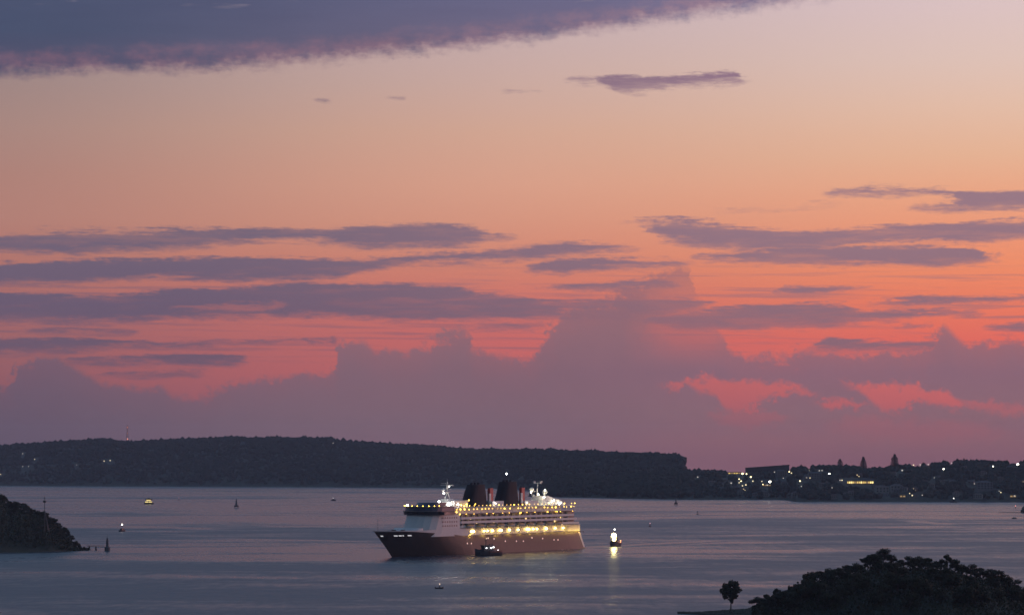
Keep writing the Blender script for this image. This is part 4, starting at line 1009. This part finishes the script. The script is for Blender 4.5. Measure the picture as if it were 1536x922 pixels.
MB().add([(-wd/2-1,-9,zl-.79),(wd/2+1,-9,zr_-.79),(wd/2+1,9,zr_-.79),(-wd/2-1,9,zl-.79),(-wd/2-1,-9,zl),(wd/2+1,-9,zr_),(wd/2+1,9,zr_),(-wd/2-1,9,zl)], [(0,3,2,1),(4,5,6,7),(0,1,5,4),(1,2,6,5),(2,3,7,6),(3,0,4,7)]).build('roof', M_roof[1], bl0)
for i in range(15):
    x = -wd/2 + (i + .5) * wd / 15
    MB().box(x - 1.8, x + 1.8, -8.06, -8.0, 1.0, 3.6).build('window', M_dark, bl0)

def veranda(px0, px1, py, hh, label, lm, pulse):
    a = land_at(sub, (px0 + px1) / 2, py); w = (px1 - px0) / F * a.y
    o = empty('pavilion', a + Vector((0, -4, 0))); prop(o, label, 'building')
    b = MB().box(-w/2, w/2, 0, 10, -5, hh).build('wall', M_wall[0], o)
    MB().box(-w/2-1, w/2+1, -4, 11, hh + .01, hh + .9).build('roof', M_roof[1], o)
    n = pulse
    for i in range(n):
        x = -w/2 + (i + .5) * w / n
        MB().box(x - w/n*.36, x + w/n*.36, -.12, -.02, .6, hh - .6).build('lit_window', lm[i % len(lm)], o)
        MB().tube((x - w/n*.5, -3.5, -5), (x - w/n*.5, -3.5, hh), .25).build('post', M_wall[1], o)
    return o
LV = [lamp_mat('veranda_light', (1.0, .66, .16), 1.0), lamp_mat('veranda_light_dim', (1.0, .60, .18), .35), lamp_mat('veranda_light_bright', (1.0, .74, .26), 1.9)]
veranda(1270, 1310, 724.5, 5.0, 'long low building glowing yellow along its front on the suburb slope', [LV[0], LV[2], LV[2], LV[0], LV[1], LV[0], LV[0], LV[2], LV[0], LV[0], LV[1]], 14)
veranda(1092, 1111, 709.5, 3.4, 'low building with a row of warm lit windows left of the long dark block', [LV[0], LV[1], LV[0]], 5)
veranda(1143, 1156, 728.5, 3.0, 'small building with dull lit windows under the brightest suburb lamp', [LV[1]], 4)
veranda(1349, 1358, 745.5, 4.0, 'waterside boat shed with a dull lit front', [LV[1]], 2)
veranda(1514, 1524, 746.5, 4.0, 'waterside shed with a dull warm front near the right edge', [LV[1]], 2)

# lamps on poles
LL = {'w': lamp_mat('street_light_white', (1.0, .93, .76), 9.0), 'y': lamp_mat('street_light_warm', (1.0, .80, .36), 6.0), 'd': lamp_mat('street_light_dim', (1.0, .80, .42), 1.6), 'f': lamp_mat('street_light_faint', (1.0, .86, .66), .6)}
def lamp(px, py, kind, r, label, group, land=None):
    land = land or sub
    q = land_at(land, px, py + 4); top = CAM_H - (py - HZ) / F * (q.y - 12)
    o = empty('street_lamp', (q.x, q.y - 12, q.z)); prop(o, label, 'street lamp', group)
    hgt = max(3.0, top - q.z)
    MB().tube((0, 0, -4), (0, 0, hgt - r * .6), .18, .12, 6).build('pole', M_steel, o)
    MB().ball((0, 0, hgt), r * .85, 8, 5, .8).build('lamp_head', LL[kind], o)
    return o
G1, G2, G3 = 'lamps on the suburb hillside', 'lamps at the waterline of the suburb', 'lamps on the far ridge'
for (px, py, k, r, lb) in LAMPS_BRIGHT:
    lamp(px, py, k, r, lb, G1)
for (px, py, k, r) in LAMPS_DIM:
    lamp(px, py, k, r, 'dim lamp among the houses of the suburb hillside' if k in 'df' else 'small warm lamp in the cluster below the long dark block', G1 + (', dim ones' if k in 'df' else ', warm cluster'))
for (px, py, k, r) in LAMPS_SHORE:
    lamp(px, py, k, r, 'small lamp near the waterline of the suburb shore', G2)
for (px, py, k, r) in LAMPS_FAR:
    lamp(px, py, k, r, 'small lamp on the dark far ridge at left', G3, far)

# Norfolk pines on the skyline: a straight trunk with tiers that shorten upward
def pine_mesh(hh, rr, seed):
    q = random.Random(seed); vs, fs = [], []
    n = 13
    for k in range(n):
        z = hh * (.16 + .82 * k / n); r = rr * (1 - (k / n) ** 1.9) * q.uniform(.8, 1.1) + .5
        for i in range(9):
            a = 6.283 * i / 9 + q.uniform(-.25, .25)
            for s in range(5):
                t = (s + .6) / 5; c = Vector((r * t * math.cos(a), r * t * math.sin(a), z + r * .12 * t)); sz = hh * .032 * q.uniform(.8, 1.3)
                u = Vector((math.cos(a), math.sin(a), .3)) * sz; w = Vector((-math.sin(a), math.cos(a), q.uniform(-.5, .5))) * sz * .9; up = Vector((0, 0, sz * .9))
                b = len(vs); vs += [tuple(c - u), tuple(c + w), tuple(c + u), tuple(c - w), tuple(c + up), tuple(c - up)]; fs += [(b, b+1, b+2, b+3), (b, b+4, b+2, b+5)]
    me = bpy.data.meshes.new('pine_crown'); me.from_pydata(vs, [], fs); me.materials.append(M_forest); return me
def pine(px, top, base, w, label):
    q = sub.point(px, .97); zt2 = CAM_H - (top - HZ) / F * q.y; hh = zt2 - q.z; rr = w / F * q.y / 2
    o = empty('pine_tree', q, px); prop(o, label, 'tree')
    MB().tube((0, 0, -2), (0, 0, hh * .98), rr * .14, .15).build('trunk', M_bark, o); link('crown', pine_mesh(hh, rr, int(px)), None, o)
pine(1342, 679.5, 700, 13, 'tallest tiered pine on the suburb ridge, right of its twin')
pine(1295, 683.5, 702, 11, 'tiered pine on the suburb ridge, left of the tallest one')
pine(1260, 687, 697, 10, 'shorter tiered pine at the left of the three on the suburb ridge')
pine(1446, 686.5, 692, 5, 'small pointed pine on the ridge toward the right edge')
# ------------------------------------------------------------------ haze over the harbour
def make_haze():
    m = bpy.data.materials.new('haze_air'); m.use_nodes = True; t = m.node_tree; t.nodes.clear()
    v = t.nodes.new('ShaderNodeVolumePrincipled'); v.inputs['Color'].default_value = (0.72, 0.80, 1.0, 1); v.inputs['Density'].default_value = 2.8e-5
    v.inputs['Anisotropy'].default_value = 0.0
    o = t.nodes.new('ShaderNodeOutputMaterial'); t.links.new(v.outputs[0], o.inputs['Volume'])
    h = MB().box(-9200, 9200, -420, 14200, -9.0, 260).build('haze', m)
    prop(h, kind='stuff')
make_haze()
